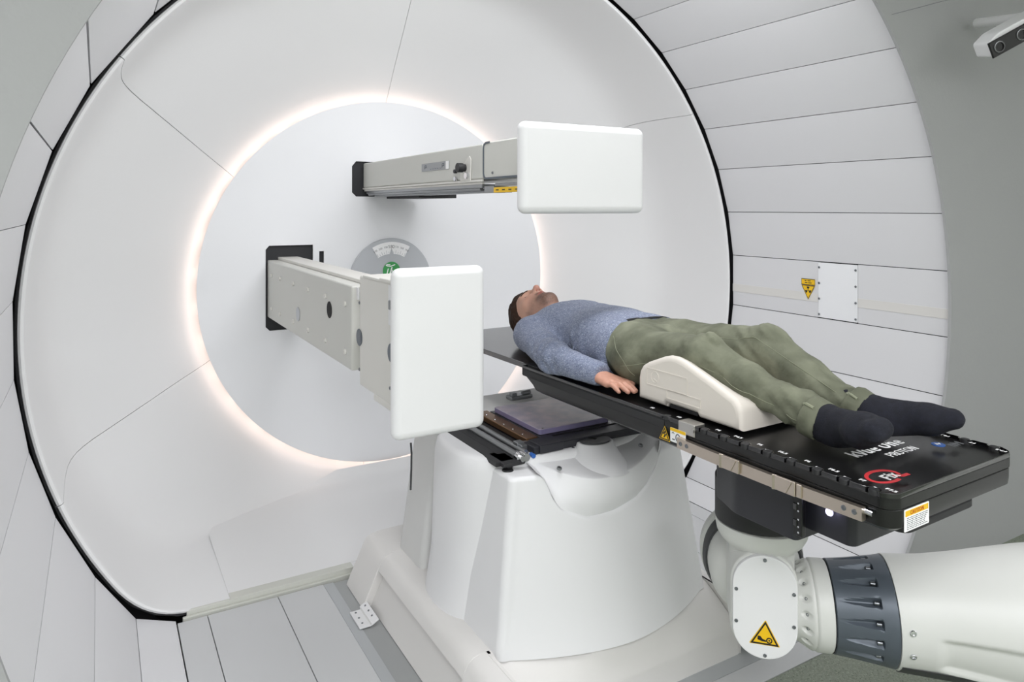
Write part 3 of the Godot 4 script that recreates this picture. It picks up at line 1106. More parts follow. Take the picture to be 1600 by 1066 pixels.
	wpart(o, "spout_disc", Transform3D(Basis(Vector3.RIGHT, PI / 2), Vector3(0.03, 0.77, -2.085)) * prism(oval(0.062, 0.046, 36), 0.0, 0.006, 0.001), M.robot_dark)
	wpart(o, "disc_slot", Transform3D(Basis(Vector3.UP, 0.5), Vector3(0.022, 0.7705, -2.105)) * rbox(Vector3.ZERO, Vector3(0.014, 0.002, 0.05), 0.0005, 1), M.dark)
	var fix := finish(screw(0.009, 0.006))
	for p in [Vector3(-0.185, 0.728, -2.0), Vector3(0.19, 0.737, -2.02)]:
		inst(o, "screw", fix, M.steel, frame(p, Vector3.RIGHT, Vector3(0, 0.35, -1)))
	wpart(o, "latch_button", join([Transform3D(Basis(Vector3.RIGHT, -PI / 2), Vector3(-0.335, 0.722, -2.09)) * lathe(PackedVector2Array([Vector2(0.02, 0), Vector2(0.018, 0.004), Vector2(0, 0.004)]), 0, TAU, 20), rbox(Vector3(-0.325, 0.731, -2.095), Vector3(0.022, 0.012, 0.012), 0.004)]), M.black_matte)
	# black carriage
	wparts(o, "carriage_bed", [span(Vector3(-0.33, 0.735, -2.6), Vector3(0.33, 0.7525, -2.17)), span(Vector3(-0.375, 0.735, -2.6), Vector3(-0.30, 0.7515, -2.10)), span(Vector3(-0.36, 0.735, -2.2), Vector3(-0.27, 0.7515, -2.075), 0.008)], M.black_matte)
	wparts(o, "front_beam", [rbox(Vector3(0.03, 0.759, -2.14), Vector3(0.5, 0.034, 0.07), 0.004), rbox(Vector3(-0.15, 0.766, -2.135), Vector3(0.1, 0.03, 0.08), 0.004), rbox(Vector3(0.255, 0.770, -2.15), Vector3(0.08, 0.042, 0.08), 0.004), rbox(Vector3(0.335, 0.757, -2.18), Vector3(0.07, 0.024, 0.07), 0.003)], M.bracket)
	wpart(o, "tray", join([rbox(Vector3(0.04, 0.7735, -2.37), Vector3(0.375, 0.011, 0.385), 0.003), rbox(Vector3(0.04, 0.766, -2.37), Vector3(0.35, 0.014, 0.36), 0.003)]), M.black)
	wparts(o, "tray_pocket", [rbox(Vector3(-0.155, 0.765, -2.19), Vector3(0.03, 0.02, 0.03), 0.003), rbox(Vector3(0.0, 0.751, -2.1), Vector3(0.05, 0.014, 0.02), 0.002), rbox(Vector3(0.225, 0.78, -2.215), Vector3(0.022, 0.016, 0.022), 0.003)], M.black)
	wpart(o, "slide_bar", rbox(Vector3(-0.175, 0.768, -2.385), Vector3(0.05, 0.022, 0.39), 0.003), M.copper)
	for z in [-2.52, -2.45, -2.38, -2.31, -2.24]:
		inst(o, "screw", finish(screw(0.004, 0.002)), M.chrome, frame(Vector3(-0.185, 0.779, z), Vector3.RIGHT, Vector3(0, 0, -1)))
	wparts(o, "slide_block", [rbox(Vector3(-0.205, 0.762, -2.175), Vector3(0.075, 0.02, 0.045), 0.003), rbox(Vector3(-0.235, 0.765, -2.185), Vector3(0.03, 0.026, 0.03), 0.003)], M.steel)
	wparts(o, "guide_shaft", [rod(Vector3(-0.245, 0.757, -2.58), Vector3(-0.245, 0.757, -2.12), 0.011), rod(Vector3(-0.285, 0.757, -2.58), Vector3(-0.285, 0.757, -2.105), 0.012)], M.steel)
	wparts(o, "shaft_end", [rod(Vector3(-0.285, 0.757, -2.105), Vector3(-0.285, 0.757, -2.085), 0.016, 18), rod(Vector3(-0.262, 0.754, -2.12), Vector3(-0.262, 0.754, -2.085), 0.014, 18), rod(Vector3(-0.285, 0.757, -2.085), Vector3(-0.285, 0.757, -2.07), 0.01, 14)], M.chrome)
	wpart(o, "connector", rod(Vector3(-0.23, 0.752, -2.11), Vector3(-0.23, 0.752, -2.09), 0.008, 16), M.blue)
	wparts(o, "clip", [rod(Vector3(0.245, 0.778, -2.2), Vector3(0.245, 0.798, -2.2), 0.008, 14), rod(Vector3(-0.06, 0.74, -2.095), Vector3(-0.06, 0.752, -2.095), 0.006), rod(Vector3(-0.02, 0.745, -2.1), Vector3(-0.005, 0.752, -2.095), 0.005), rbox(Vector3(0.30, 0.767, -2.2), Vector3(0.03, 0.004, 0.03), 0.001, 1)], M.chrome)
	wparts(o, "rear_clamp", [rbox(Vector3(0.055, 0.79, -2.665), Vector3(0.11, 0.018, 0.05), 0.006), rbox(Vector3(0.02, 0.803, -2.66), Vector3(0.03, 0.016, 0.03), 0.005), rod(Vector3(0.06, 0.805, -2.65), Vector3(0.1, 0.808, -2.65), 0.009)], M.steel)
	wpart(o, "cable", tube(PackedVector3Array([Vector3(-0.487, 0.70, -2.58), Vector3(-0.482, 0.66, -2.585), Vector3(-0.485, 0.6, -2.58), Vector3(-0.49, 0.52, -2.575)]), 0.004), M.robot_dark)

	# the plate that lies on the tray
	o = thing("acrylic_plate", "thick violet-grey square plate lying on the black tray of the nozzle", "plate", Vector3(0.022, 0.779, -2.37))
	wpart(o, "slab", Transform3D(Basis(Vector3.RIGHT, PI / 2), Vector3(0.022, 0.80, -2.37)) * prism(rrect(0.322, 0.347, 0.012, 3), 0.0, 0.0205, 0.0015), M.slab)
	wpart(o, "edge_band", Transform3D(Basis(Vector3.RIGHT, PI / 2), Vector3(0.022, 0.7985, -2.37)) * prism(rrect(0.3235, 0.3485, 0.0125, 3), 0.0, 0.018, 0.0005), M.slab_edge)
	wparts(o, "corner_pin", [rod(Vector3(-0.118, 0.785, -2.208), Vector3(-0.118, 0.8012, -2.208), 0.004), rod(Vector3(0.165, 0.785, -2.208), Vector3(0.165, 0.8012, -2.208), 0.004)], M.black)

	# floor hinge
	o = thing("floor_hinge", "white steel hinge plate screwed to the grey floor strip beside the nozzle base", "hinge", Vector3(-0.63, 0, -2.69))
	wpart(o, "leaf", rbox(Vector3(-0.651, 0.006, -2.695), Vector3(0.046, 0.006, 0.125), 0.0015, 1), M.plastic)
	wpart(o, "leaf", Transform3D(Basis(Vector3.BACK, 0.5), Vector3(-0.612, 0.014, -2.705)) * rbox(Vector3.ZERO, Vector3(0.034, 0.006, 0.145), 0.0015, 1), M.plastic)
	for z in [-2.74, -2.7, -2.66]:
		inst(o, "screw", finish(screw(0.004, 0.002)), M.screw, frame(Vector3(-0.655, 0.009, z), Vector3.RIGHT, Vector3(0, 0, -1)))
		inst(o, "screw", finish(screw(0.004, 0.002)), M.screw, frame(Vector3(-0.611, 0.0185, z - 0.015), Vector3(0.88, 0.48, 0), Vector3(0, 0, -1)))
	wpart(o, "pin", rod(Vector3(-0.628, 0.007, -2.76), Vector3(-0.628, 0.007, -2.635), 0.004), M.plastic_grey)

# plan of the front cover at one height, e inside its surface: left side, corner, bulging front, corner, right side
func nozzle_outline(y: float, e: float) -> PackedVector3Array:
	var c := nozzle_corner(y)
	var r := PackedVector3Array()
	var rr := 0.03
	var zl := nozzle_front(c[0] + 0.035, y)
	var zr := nozzle_front(c[1] - 0.035, y)
	r.append(Vector3(c[0] + e, y, -2.205))
	r.append(Vector3(c[0] + e, y, zl - rr - e))
	for i in range(1, 7):
		var a := PI / 2 * i / 6.0
		r.append(Vector3(c[0] + e + (rr - e * 0.6) * (1.0 - cos(a)), y, zl - rr - e + rr * sin(a)))
	for i in 61:
		var x := lerpf(c[0] + 0.04, c[1] - 0.04, i / 60.0)
		r.append(Vector3(x, y, nozzle_front(x, y) - e))
	for i in range(1, 7):
		var a := PI / 2 * i / 6.0
		r.append(Vector3(c[1] - e - (rr - e * 0.6) * (1.0 - sin(a)), y, zr - rr - e + rr * cos(a)))
	r.append(Vector3(c[1] - e, y, -2.45))
	return r

func resample(p: PackedVector3Array, n: int) -> PackedVector3Array:
	var c := Curve3D.new()
	for i in p.size():
		var t := (p[mini(i + 1, p.size() - 1)] - p[maxi(i - 1, 0)]) / 6.0
		c.add_point(p[i], -t, t)
	c.bake_interval = 0.004
	var o := PackedVector3Array()
	for i in n:
		o.append(c.sample_baked(c.get_baked_length() * i / (n - 1.0), true))
	return o
# ---------------------------------------------------------------- couch, knee support, robot
func couch_place() -> Transform3D:
	return Transform3D(Basis(Vector3.UP, deg_to_rad(1.2)), Vector3(0.157, 1.0136, -0.897))

func build_couch() -> void:
	# own axes: x across (+ away from the camera), y up from the table top, z towards the feet, 0 at the foot end
	var o := thing("treatment_couch", "long glossy black treatment couch under the lying man, with a metal side rail", "couch")
	o.transform = couch_place()
	# head plate of carbon fibre
	var pl := rrect(0.48, 0.92, 0.07, 6, Vector2(0, 1.75))
	part(o, "head_plate", Transform3D(Basis(Vector3.RIGHT, -PI / 2), Vector3.ZERO) * prism(pl, -0.021, 0.0, 0.003, 2), M.carbon)
	# upper shell: a top layer with scallops for the index knobs over a plain band
	var up := PackedVector2Array()
	var zs := PackedFloat32Array()
	for i in 8:
		zs.append(-0.512 + 0.0688 * i)
	var ze := 0.014
	var plain := couch_outline(0.265, ze, 0.034, -1.43)
	for p in couch_outline(0.265, ze, 0.034, -1.43):
		if p.x > 0 and p.y < -1.0 or p.x < 0 and p.y < -1.0:
			continue
		up.append(p)
	# outline runs from the left side round the foot end to the right side
	var left := PackedVector2Array([Vector2(-0.265, -1.43)])
	var right := PackedVector2Array()
	for k in 8:
		for d in [[-0.0155, 0.0], [-0.0125, 0.011], [-0.006, 0.0145], [0.006, 0.0145], [0.0125, 0.011], [0.0155, 0.0]]:
			left.append(Vector2(-0.265 + d[1], zs[k] + d[0]))
			right.append(Vector2(0.265 - d[1], zs[7 - k] - d[0]))
	right.append(Vector2(0.265, -1.43))
	left.append_array(up)
	left.append_array(right)
	var flip := Transform3D(Basis(Vector3.RIGHT, PI / 2), Vector3.ZERO)
	# prism runs along -y after the turn: z0 is the top
	part(o, "top_shell", flip * prism(left, 0.0, 0.0125, 0.0022, 2), M.black_gloss, 30)
	part(o, "edge_band", flip * prism(plain, 0.0118, 0.0362, 0.0015, 1), M.black, 30)
	var lo := couch_outline(0.2645, ze, 0.04, -1.40)
	var rows := []
	for s in [[0.0370, 0.0012, 0.0], [0.0385, 0.0, 0.0], [0.060, 0.0, 0.045], [0.076, 0.002, 0.06], [0.084, 0.012, 0.075], [0.088, 0.03, 0.085]]:
		var r := PackedVector3Array()
		for p in inset(ccw(lo), s[1]):
			var z := p.y
			if z < -1.2:
				z += s[2]
			r.append(Vector3(p.x, -s[0], z))
		rows.append(r)
	part(o, "lower_shell", loft(rows, true, true), M.black, 35)
	# side skirt: the head half shows a thin lip over a deep flank
	part(o, "side_lip", join([span(Vector3(-0.2665, -0.0375, -1.425), Vector3(-0.2655, -0.0135, -0.66), 0.0004), span(Vector3(-0.2656, -0.0125, -1.43), Vector3(-0.2648, -0.0095, -0.64), 0.0003)]), M.black_matte)
	part(o, "base_plate", flip * prism(rrect(0.30, 1.2, 0.03, 4, Vector2(-0.04, -0.6)), 0.086, 0.108, 0.004), M.black_matte)
	# knobs
	var knob := finish(Transform3D(Basis(Vector3.RIGHT, -PI / 2), Vector3.ZERO) * lathe(PackedVector2Array([Vector2(0.0115, -0.0125), Vector2(0.0115, -0.0025), Vector2(0.0103, -0.0004), Vector2(0, 0.0)]), 0, TAU, 24))
	for k in 8:
		for s in [-1.0, 1.0]:
			var b := MeshInstance3D.new()
			b.name = "index_knob"
			b.mesh = knob
			b.set_surface_override_material(0, M.black_matte)
			b.position = Vector3(s * 0.2585, -0.0004, zs[k])
			o.add_child(b, true)
	var kb := MeshInstance3D.new()
	kb.name = "index_knob"
	kb.mesh = knob
	kb.set_surface_override_material(0, M.black_matte)
	kb.position = Vector3(-0.2585, 0.001, -0.655)
	o.add_child(kb, true)
	var labs := ["F4", "F4.5", "F5", "F5.5", "F6", "F6.5", "F7", "F7.5"]
	var root := o.transform
	for k in 8:
		text(o, "index_mark", labs[k], 0.0095, root * frame(Vector3(-0.238, 0.0006, zs[k] + 0.029 if k < 7 else -0.004), Vector3(0, 0, 1), Vector3(1, 0, 0)), M.white, 700)
		if k > 3:
			text(o, "index_mark", labs[k], 0.0095, root * frame(Vector3(0.236, 0.0006, zs[k] + 0.029 if k < 7 else -0.004), Vector3(0, 0, -1), Vector3(-1, 0, 0)), M.white, 700)
	for p in [[-0.735, "F2"], [-0.625, "F3"]]:
		text(o, "index_mark", p[1], 0.0095, root * frame(Vector3(-0.242, 0.0006, p[0]), Vector3(0, 0, 1), Vector3(1, 0, 0)), M.white, 700)
	# printed logos at the foot end
	text(o, "lettering", "kVue One", 0.033, root * frame(Vector3(-0.012, 0.0006, -0.176), Vector3(1, 0, 0), Vector3(0, 0, -1)), M.white, 700)
	text(o, "lettering", "PROTON", 0.022, root * frame(Vector3(0.02, 0.0006, -0.128), Vector3(1, 0, 0), Vector3(0, 0, -1)), M.white)
	var ring := PackedVector2Array()
	for i in 29:
		var a := deg_to_rad(-30.0 + 318.0 * i / 28.0)
		ring.append(Vector2(cos(a) * 0.047, sin(a) * 0.029))
	var lt := frame(Vector3(-0.178, 0.0004, -0.058), Vector3(1, 0, -0.05), Vector3(0, 0, -1))
	part(o, "logo_ring", lt * join([stroke(ring, 0.0085, 0.001), stroke(PackedVector2Array([Vector2(0.022, -0.008), Vector2(0.04, -0.022), Vector2(0.062, -0.024)]), 0.009, 0.001)]), M.red)
	text(o, "lettering", "Fix", 0.026, root * lt * Transform3D(Basis.IDENTITY, Vector3(0.012, -0.008, 0.001)), M.white, 800, true)
	part(o, "round_mark", flip * prism(oval(0.016, 0.016, 24, Vector2(0.15, -0.11)), -0.001, 0.001, 0.0), M.blue)
	part(o, "round_mark_print", frame(Vector3(0.15, 0.0012, -0.11), Vector3(1, 0, 0), Vector3(0, 0, -1)) * stroke(PackedVector2Array([Vector2(-0.009, -0.004), Vector2(-0.002, 0.006), Vector2(0.003, -0.002), Vector2(0.009, 0.004)]), 0.004, 0.0006), M.white)
	part(o, "small_print", frame(Vector3(0.185, 0.0006, -0.088), Vector3(1, 0, 0), Vector3(0, 0, -1)) * join([stroke(PackedVector2Array([Vector2(-0.02, -0.012), Vector2(-0.02, 0.012)]), 0.003), stroke(PackedVector2Array([Vector2(-0.014, 0.01), Vector2(-0.008, -0.01), Vector2(-0.002, 0.01)]), 0.003), stroke(PackedVector2Array([Vector2(0.004, -0.012), Vector2(0.004, 0.012), Vector2(0.012, 0.0), Vector2(0.02, 0.012), Vector2(0.02, -0.012)]), 0.003)]), M.ink_grey)
	# caution label on the end face
	var cl := frame(Vector3(-0.176, -0.0625, ze + 0.0002), Vector3(1, 0, 0), Vector3(0, 1, 0))
	part(o, "caution_label", cl * prism(rrect(0.095, 0.047, 0.002, 2), 0.0, 0.0012), M.white)
	part(o, "label_band", cl * prism(rrect(0.088, 0.012, 0.001, 2, Vector2(0, 0.0145)), 0.0012, 0.0016), M.yellow)
	text(o, "lettering", "CAUTION", 0.0085, root * cl * Transform3D(Basis.IDENTITY, Vector3(0, 0.0145, 0.0017)), M.orange, 700)
	var lines := []
	var rng := RandomNumberGenerator.new()
	rng.seed = 5
	for i in 7:
		var x := -0.038
		while x < 0.032:
			var w := rng.randf_range(0.004, 0.012)
			lines.append(cl * rbox(Vector3(x + w / 2, 0.0042 - 0.0039 * i, 0.0013), Vector3(w, 0.0017, 0.0004), 0.0001, 1))
			x += w + 0.002
	parts(o, "label_print", lines, M.ink_grey)
	# metal rail along the side, with two clamped pads
	var rp := []
	for i in 25:
		var t := i / 24.0
		var z := lerpf(-0.592, -0.043, t)
		var yb := -0.0565 - 0.004 * sin(PI * t)
		rp.append(PackedVector3Array([Vector3(-0.283, yb - 0.0145, z), Vector3(-0.2685, yb - 0.0145, z), Vector3(-0.2685, yb + 0.0145, z), Vector3(-0.283, yb + 0.0145, z)]))
	part(o, "side_rail", loft(rp, true, true), M.rail_metal, 30)
	for z in [-0.40, -0.235]:
		part(o, "rail_pad", join([rbox(Vector3(-0.2865, -0.056, z), Vector3(0.008, 0.034, 0.062), 0.002), Transform3D(Basis(Vector3.UP, 0.5), Vector3(-0.2885, -0.056, z - 0.027)) * rbox(Vector3.ZERO, Vector3(0.006, 0.036, 0.012), 0.002), Transform3D(Basis(Vector3.RIGHT, 0.5), Vector3(-0.2912, -0.056, z + 0.014)) * rbox(Vector3.ZERO, Vector3(0.003, 0.034, 0.004), 0.001)]), M.rail_metal)
	part(o, "rail_pad", rbox(Vector3(-0.2845, -0.057, -0.196), Vector3(0.006, 0.031, 0.014), 0.002), M.rail_metal)
	for z in [-0.578, -0.555, -0.085, -0.06]:
		part(o, "screw", frame(Vector3(-0.283, -0.056, z), Vector3(0, 0, 1), Vector3(0, 1, 0)) * screw(0.006, 0.002), M.screw)
	part(o, "rail_stud", rod(Vector3(-0.272, -0.05, -0.043), Vector3(-0.272, -0.05, -0.024), 0.006), M.chrome)
	# indexing block of metal in front of the knee support
	part(o, "index_block", join([rbox(Vector3(-0.247, -0.0155, -0.572), Vector3(0.042, 0.034, 0.062), 0.003), rod(Vector3(-0.2715, -0.014, -0.548), Vector3(-0.262, -0.014, -0.548), 0.007)]), M.metal)
	# warning triangle and label plate on the flank
	var wl := frame(Vector3(-0.2685, -0.05, -0.655), Vector3(0, 0, 1), Vector3(0, 1, 0))
	part(o, "warning_label", wl * prism(PackedVector2Array([Vector2(-0.022, -0.019), Vector2(0.022, -0.019), Vector2(0.0, 0.021)]), 0, 0.0008), M.yellow)
	part(o, "warning_print", wl * join([stroke(PackedVector2Array([Vector2(-0.017, -0.016), Vector2(0.017, -0.016), Vector2(0.0, 0.015)]), 0.003, 0.0012, true), stroke(PackedVector2Array([Vector2(0.003, 0.007), Vector2(-0.004, -0.001), Vector2(0.004, -0.002), Vector2(-0.003, -0.012)]), 0.0035, 0.0012)]), M.ink)
	wl = frame(Vector3(-0.2685, -0.045, -0.602), Vector3(0, 0, 1), Vector3(0, 1, 0))
	part(o, "rating_label", wl * prism(rrect(0.06, 0.04, 0.001, 2), 0, 0.0008), M.white)
	part(o, "rating_band", wl * prism(rrect(0.06, 0.009, 0.001, 2, Vector2(0, 0.0155)), 0.0008, 0.0014), M.yellow)
	part(o, "rating_print", wl * join([stroke(PackedVector2Array([Vector2(-0.024, 0.004), Vector2(-0.018, 0.008), Vector2(-0.014, 0.004)]), 0.002, 0.0012), stroke(oval(0.008, 0.01, 16, Vector2(0.0, -0.004)), 0.003, 0.0012, true), stroke(PackedVector2Array([Vector2(-0.022, -0.012), Vector2(-0.012, -0.012)]), 0.003, 0.0012)]), M.robot_grey)
	part(o, "rating_mark", wl * prism(rrect(0.008, 0.018, 0.001, 2, Vector2(0.014, -0.006)), 0.0008, 0.0013), M.red)
	# bracket under the foot half
	var bx := PackedVector2Array([Vector2(-0.15, -0.575), Vector2(0.15, -0.575), Vector2(0.2, -0.462), Vector2(0.2, -0.268), Vector2(-0.2, -0.268), Vector2(-0.2, -0.462)])
	part(o, "bracket", flip * prism(round_poly(bx, 0.018), 0.10, 0.226, 0.005, 2), M.bracket, 30)
	part(o, "bracket_end", flip * prism(rrect(0.325, 0.15, 0.02, 4, Vector2(0, -0.215)), 0.10, 0.20, 0.005, 2), M.bracket, 30)
	part(o, "socket_strip", rbox(Vector3(-0.19, -0.158, -0.268), Vector3(0.016, 0.105, 0.03), 0.003), M.black)
	var sk := []
	for y in [-0.128, -0.147, -0.168, -0.186, -0.2]:
		sk.append(frame(Vector3(-0.1985, y, -0.262), Vector3(0, 0, 1), Vector3(0, 1, 0)) * screw(0.0025, 0.001))
	parts(o, "screw", sk, M.chrome)
	for y in [-0.138, -0.178]:
		part(o, "socket", rbox(Vector3(-0.199, y, -0.271), Vector3(0.004, 0.017, 0.011), 0.002), M.black_gloss)
	part(o, "indicator_light", Transform3D(Basis(Vector3.FORWARD, 0.0), Vector3(-0.168, -0.132, -0.198)) * (frame(Vector3.ZERO, Vector3(0, 0, 1), Vector3(0, 1, 0)) * lathe(PackedVector2Array([Vector2(0.0105, 0), Vector2(0.009, 0.003), Vector2(0, 0.0045)]), 0, TAU, 24)), M.led)
	var l := OmniLight3D.new()
	l.name = "indicator_lamp"
	l.position = root * Vector3(-0.186, -0.132, -0.198)
	l.light_color = Color(0.82, 0.8, 1.0)
	l.light_energy = 0.001
	l.light_size = 0.012
	l.shadow_enabled = true
	add_child(l, true)
	part(o, "mount_disc", Transform3D(Basis(Vector3.RIGHT, PI / 2), Vector3(0.015, 0, -0.553)) * lathe(PackedVector2Array([Vector2(0, 0.2), Vector2(0.128, 0.2), Vector2(0.128, 0.318), Vector2(0.12, 0.322), Vector2(0, 0.322)]), 0, TAU, 48), M.black_matte)

# left side, rounded foot end, right side
func couch_outline(hw: float, ze: float, rr: float, zh: float) -> PackedVector2Array:
	var o := PackedVector2Array([Vector2(-hw, zh)])
	for i in 9:
		var a := PI / 2 * i / 8.0
		o.append(Vector2(-hw + rr - rr * cos(a), ze - rr + rr * sin(a)))
	for i in 9:
		var a := PI / 2 * i / 8.0
		o.append(Vector2(hw - rr + rr * sin(a), ze - rr + rr * cos(a)))
	o.append(Vector2(hw, zh))
	return o

func round_poly(p: PackedVector2Array, r: float, n := 4) -> PackedVector2Array:
	var o := PackedVector2Array()
	for i in p.size():
		var a := p[(i + p.size() - 1) % p.size()]
		var b := p[i]
		var c := p[(i + 1) % p.size()]
		var u := b + (a - b).limit_length(r)
		var w := b + (c - b).limit_length(r)
		for k in n + 1:
			var t := float(k) / n
			o.append(u.lerp(b, t).lerp(b.lerp(w, t), t))
	return o

func build_knee_support() -> void:
	var o := thing("knee_support", "beige moulded wedge under the man's knees on the couch", "knee support")
	o.transform = couch_place()
	# side outline in (z, y)
	var side := PackedVector2Array([Vector2(-0.843, 0.001), Vector2(-0.72, 0.001), Vector2(-0.712, 0.012), Vector2(-0.596, 0.012), Vector2(-0.588, 0.001), Vector2(-0.436, 0.001), Vector2(-0.436, 0.052), Vector2(-0.443, 0.07), Vector2(-0.458, 0.085), Vector2(-0.53, 0.113), Vector2(-0.60, 0.138), Vector2(-0.645, 0.153), Vector2(-0.675, 0.159), Vector2(-0.705, 0.158), Vector2(-0.735, 0.149), Vector2(-0.80, 0.122), Vector2(-0.825, 0.107), Vector2(-0.838, 0.088), Vector2(-0.843, 0.068)])
	# swept across the couch, edges rounded, with a shallow trough for the legs
	var rows := []
	var steps := []
	for i in 6:
		var a := PI / 2 * i / 5.0
		steps.append([-0.205 + 0.016 * (1.0 - cos(a)), 0.016 * (1.0 - sin(a))])
	for x in [-0.172, -0.155, -0.135, -0.11, 0.0, 0.11, 0.135, 0.155, 0.172]:
		steps.append([x, 0.0])
	for i in range(5, -1, -1):
		steps.append([-steps[i][0], steps[i][1]])
	for s in steps:
		var r := PackedVector3Array()
		var dip := 0.034 * smoothstep(0.188, 0.13, absf(s[0]))
		for p in inset(ccw(side), s[1]):
			r.append(Vector3(s[0], p.y - dip * smoothstep(0.05, 0.15, p.y), p.x))
		rows.append(r)
	var ends := PackedVector3Array()
	for e in [0, rows.size() - 1]:
		for p in cap_of(inset(ccw(side), 0.016), 0.0, e == 0):
			ends.append(Vector3(steps[e][0], p.y, p.x))
	part(o, "body", join([loft(rows, true), ends]), M.support, 45)
	part(o, "index_bar", rbox(Vector3(0, 0.0063, -0.654), Vector3(0.392, 0.0106, 0.112), 0.002), M.black_matte)
	var f := frame(Vector3(-0.205, 0, 0), Vector3(0, 0, 1), Vector3(0, 1, 0))
	var slant := func(z0: float, z1: float, y0: float, y1: float, k: float) -> PackedVector2Array:
		return PackedVector2Array([Vector2(z0, y0), Vector2(z1, y0 + k * (z1 - z0)), Vector2(z1, y1 + k * (z1 - z0)), Vector2(z0, y1)])
	part(o, "embossed_frame", f * stroke(slant.call(-0.80, -0.63, 0.055, 0.105, 0.0), 0.0022, 0.0012, true), M.support)
	part(o, "embossed_frame", f * stroke(slant.call(-0.713, -0.578, 0.03, 0.055, 0.0), 0.0022, 0.0012, true), M.support)
	part(o, "embossed_logo", f * join([stroke(oval(0.017, 0.017, 20, Vector2(-0.765, 0.082)), 0.0025, 0.0012, true), stroke(PackedVector2Array([Vector2(-0.77, 0.076), Vector2(-0.75, 0.068)]), 0.0025, 0.0012)]), M.support)

func build_robot() -> void:
	var wc := Vector3(0.16, 0.452, -1.45)
	var o := thing("robot_arm", "thick white robot arm with a grey bolted ring, carrying the couch from the right", "robot arm", Vector3(1.65, 0, -0.32))
	# flange collar under the couch bracket
	var up := Transform3D(Basis(Vector3.RIGHT, -PI / 2), Vector3(wc.x + 0.008, 0, wc.z))
	wpart(o, "flange_collar", up * lathe(PackedVector2Array([Vector2(0, 0.692), Vector2(0.124, 0.692), Vector2(0.131, 0.688), Vector2(0.132, 0.675), Vector2(0.128, 0.655), Vector2(0.118, 0.637), Vector2(0.1, 0.622), Vector2(0.092, 0.605), Vector2(0.092, 0.56)]), 0, TAU, 56), M.robot)
	wpart(o, "flange_gap", up * lathe(PackedVector2Array([Vector2(0.1, 0.691), Vector2(0.126, 0.6935), Vector2(0.1, 0.695)]), 0, TAU, 56), M.robot_dark)
	var al := deg_to_rad(42.8)
	var d := Vector3(cos(al), 0.03, sin(al)).normalized()
	var n := Vector3(-sin(al), 0, cos(al))
	# wrist body behind the round-ended cover plate; frame z = n (towards the camera)
	var wy := Vector3(0, 0.0405, 0)
	var fp := frame(wc + wy, Vector3(cos(al), 0, sin(al)), Vector3.UP)
	fp = Transform3D(Basis(Vector3(cos(al), 0, sin(al)), Vector3.UP, Vector3(-sin(al), 0, cos(al))), wc + wy)
	wpart(o, "wrist_body", fp * prism(rrect(0.184, 0.30, 0.09, 10), -0.12, 0.108, 0.012, 3), M.robot, 45)
	var cov := wpart(o, "cover_plate", fp * prism(rrect(0.174, 0.29, 0.086, 12), 0.105, 0.121, 0.003, 2), M.plastic, 40)
	var sc := finish(screw(0.0052, 0.003))
	for p in [Vector2(0, 0.133), Vector2(0, -0.134), Vector2(-0.077, 0.045), Vector2(0.077, 0.045), Vector2(-0.077, -0.045), Vector2(0.077, -0.045)]:
		inst(cov, "screw", sc, M.screw, fp * Transform3D(Basis.IDENTITY, Vector3(p.x, p.y, 0.1205)))
	# triangle sign with a crushed hand symbol
	var ft := fp * Transform3D(Basis(Vector3.BACK, -0.04), Vector3(0.0, -0.075, 0.1205))
	wpart(cov, "warning_sign", ft * prism(round_poly(PackedVector2Array([Vector2(-0.042, -0.03), Vector2(0.042, -0.03), Vector2(0.0, 0.041)]), 0.004), 0, 0.0009), M.yellow)
	wpart(cov, "warning_print", ft * join([stroke(PackedVector2Array([Vector2(-0.0345, -0.0265), Vector2(0.0345, -0.0265), Vector2(0.0, 0.033)]), 0.0042, 0.0014, true), stroke(oval(0.0068, 0.0068, 18, Vector2(0.012, -0.0155)), 0.0032, 0.0014, true), stroke(oval(0.0012, 0.0012, 8, Vector2(0.012, -0.0155)), 0.002, 0.0014, true), prism(PackedVector2Array([Vector2(-0.019, -0.006), Vector2(-0.0195, -0.016), Vector2(-0.008, -0.0195), Vector2(0.004, -0.02), Vector2(0.004, -0.0165), Vector2(-0.006, -0.013), Vector2(-0.012, -0.006)]), 0.0009, 0.0014)]), M.ink)
	# joint housing behind the wrist, with its dark ring
	var fj := Transform3D(fp.basis, wc + Vector3(0, 0.03, 0))
	wpart(o, "joint_housing", fj * lathe(PackedVector2Array([Vector2(0, -0.25), Vector2(0.10, -0.245), Vector2(0.134, -0.22), Vector2(0.142, -0.17), Vector2(0.138, -0.1), Vector2(0.12, -0.05), Vector2(0.09, -0.03)]), 0, TAU, 48), M.robot)
	wpart(o, "joint_ring", fj * lathe(PackedVector2Array([Vector2(0.13, -0.23), Vector2(0.152, -0.225), Vector2(0.156, -0.19), Vector2(0.148, -0.165), Vector2(0.13, -0.16)]), 0, TAU, 56), M.robot_dark)
	wpart(o, "joint_back", fj * lathe(PackedVector2Array([Vector2(0, -0.29), Vector2(0.14, -0.285), Vector2(0.162, -0.26), Vector2(0.162, -0.225), Vector2(0.15, -0.22)]), 0, TAU, 48), M.robot)
	# forearm: frame z = d
	var bz := d
	var by := (Vector3.UP - d * d.y).normalized()
	var fa := Transform3D(Basis(by.cross(bz), by, bz), wc)
	var cone := []
	var cp := [[0.02, 0.07], [0.075, 0.092], [0.092, 0.0965], [0.096, 0.0985], [0.1, 0.1005], [0.104, 0.103], [0.108, 0.1055], [0.112, 0.108], [0.116, 0.1105], [0.12, 0.1128], [0.124, 0.115], [0.128, 0.117], [0.133, 0.119], [0.137, 0.1195], [0.1395, 0.118], [0.141, 0.118], [0.144, 0.1215], [0.15, 0.1225], [0.182, 0.1228], [0.187, 0.119]]
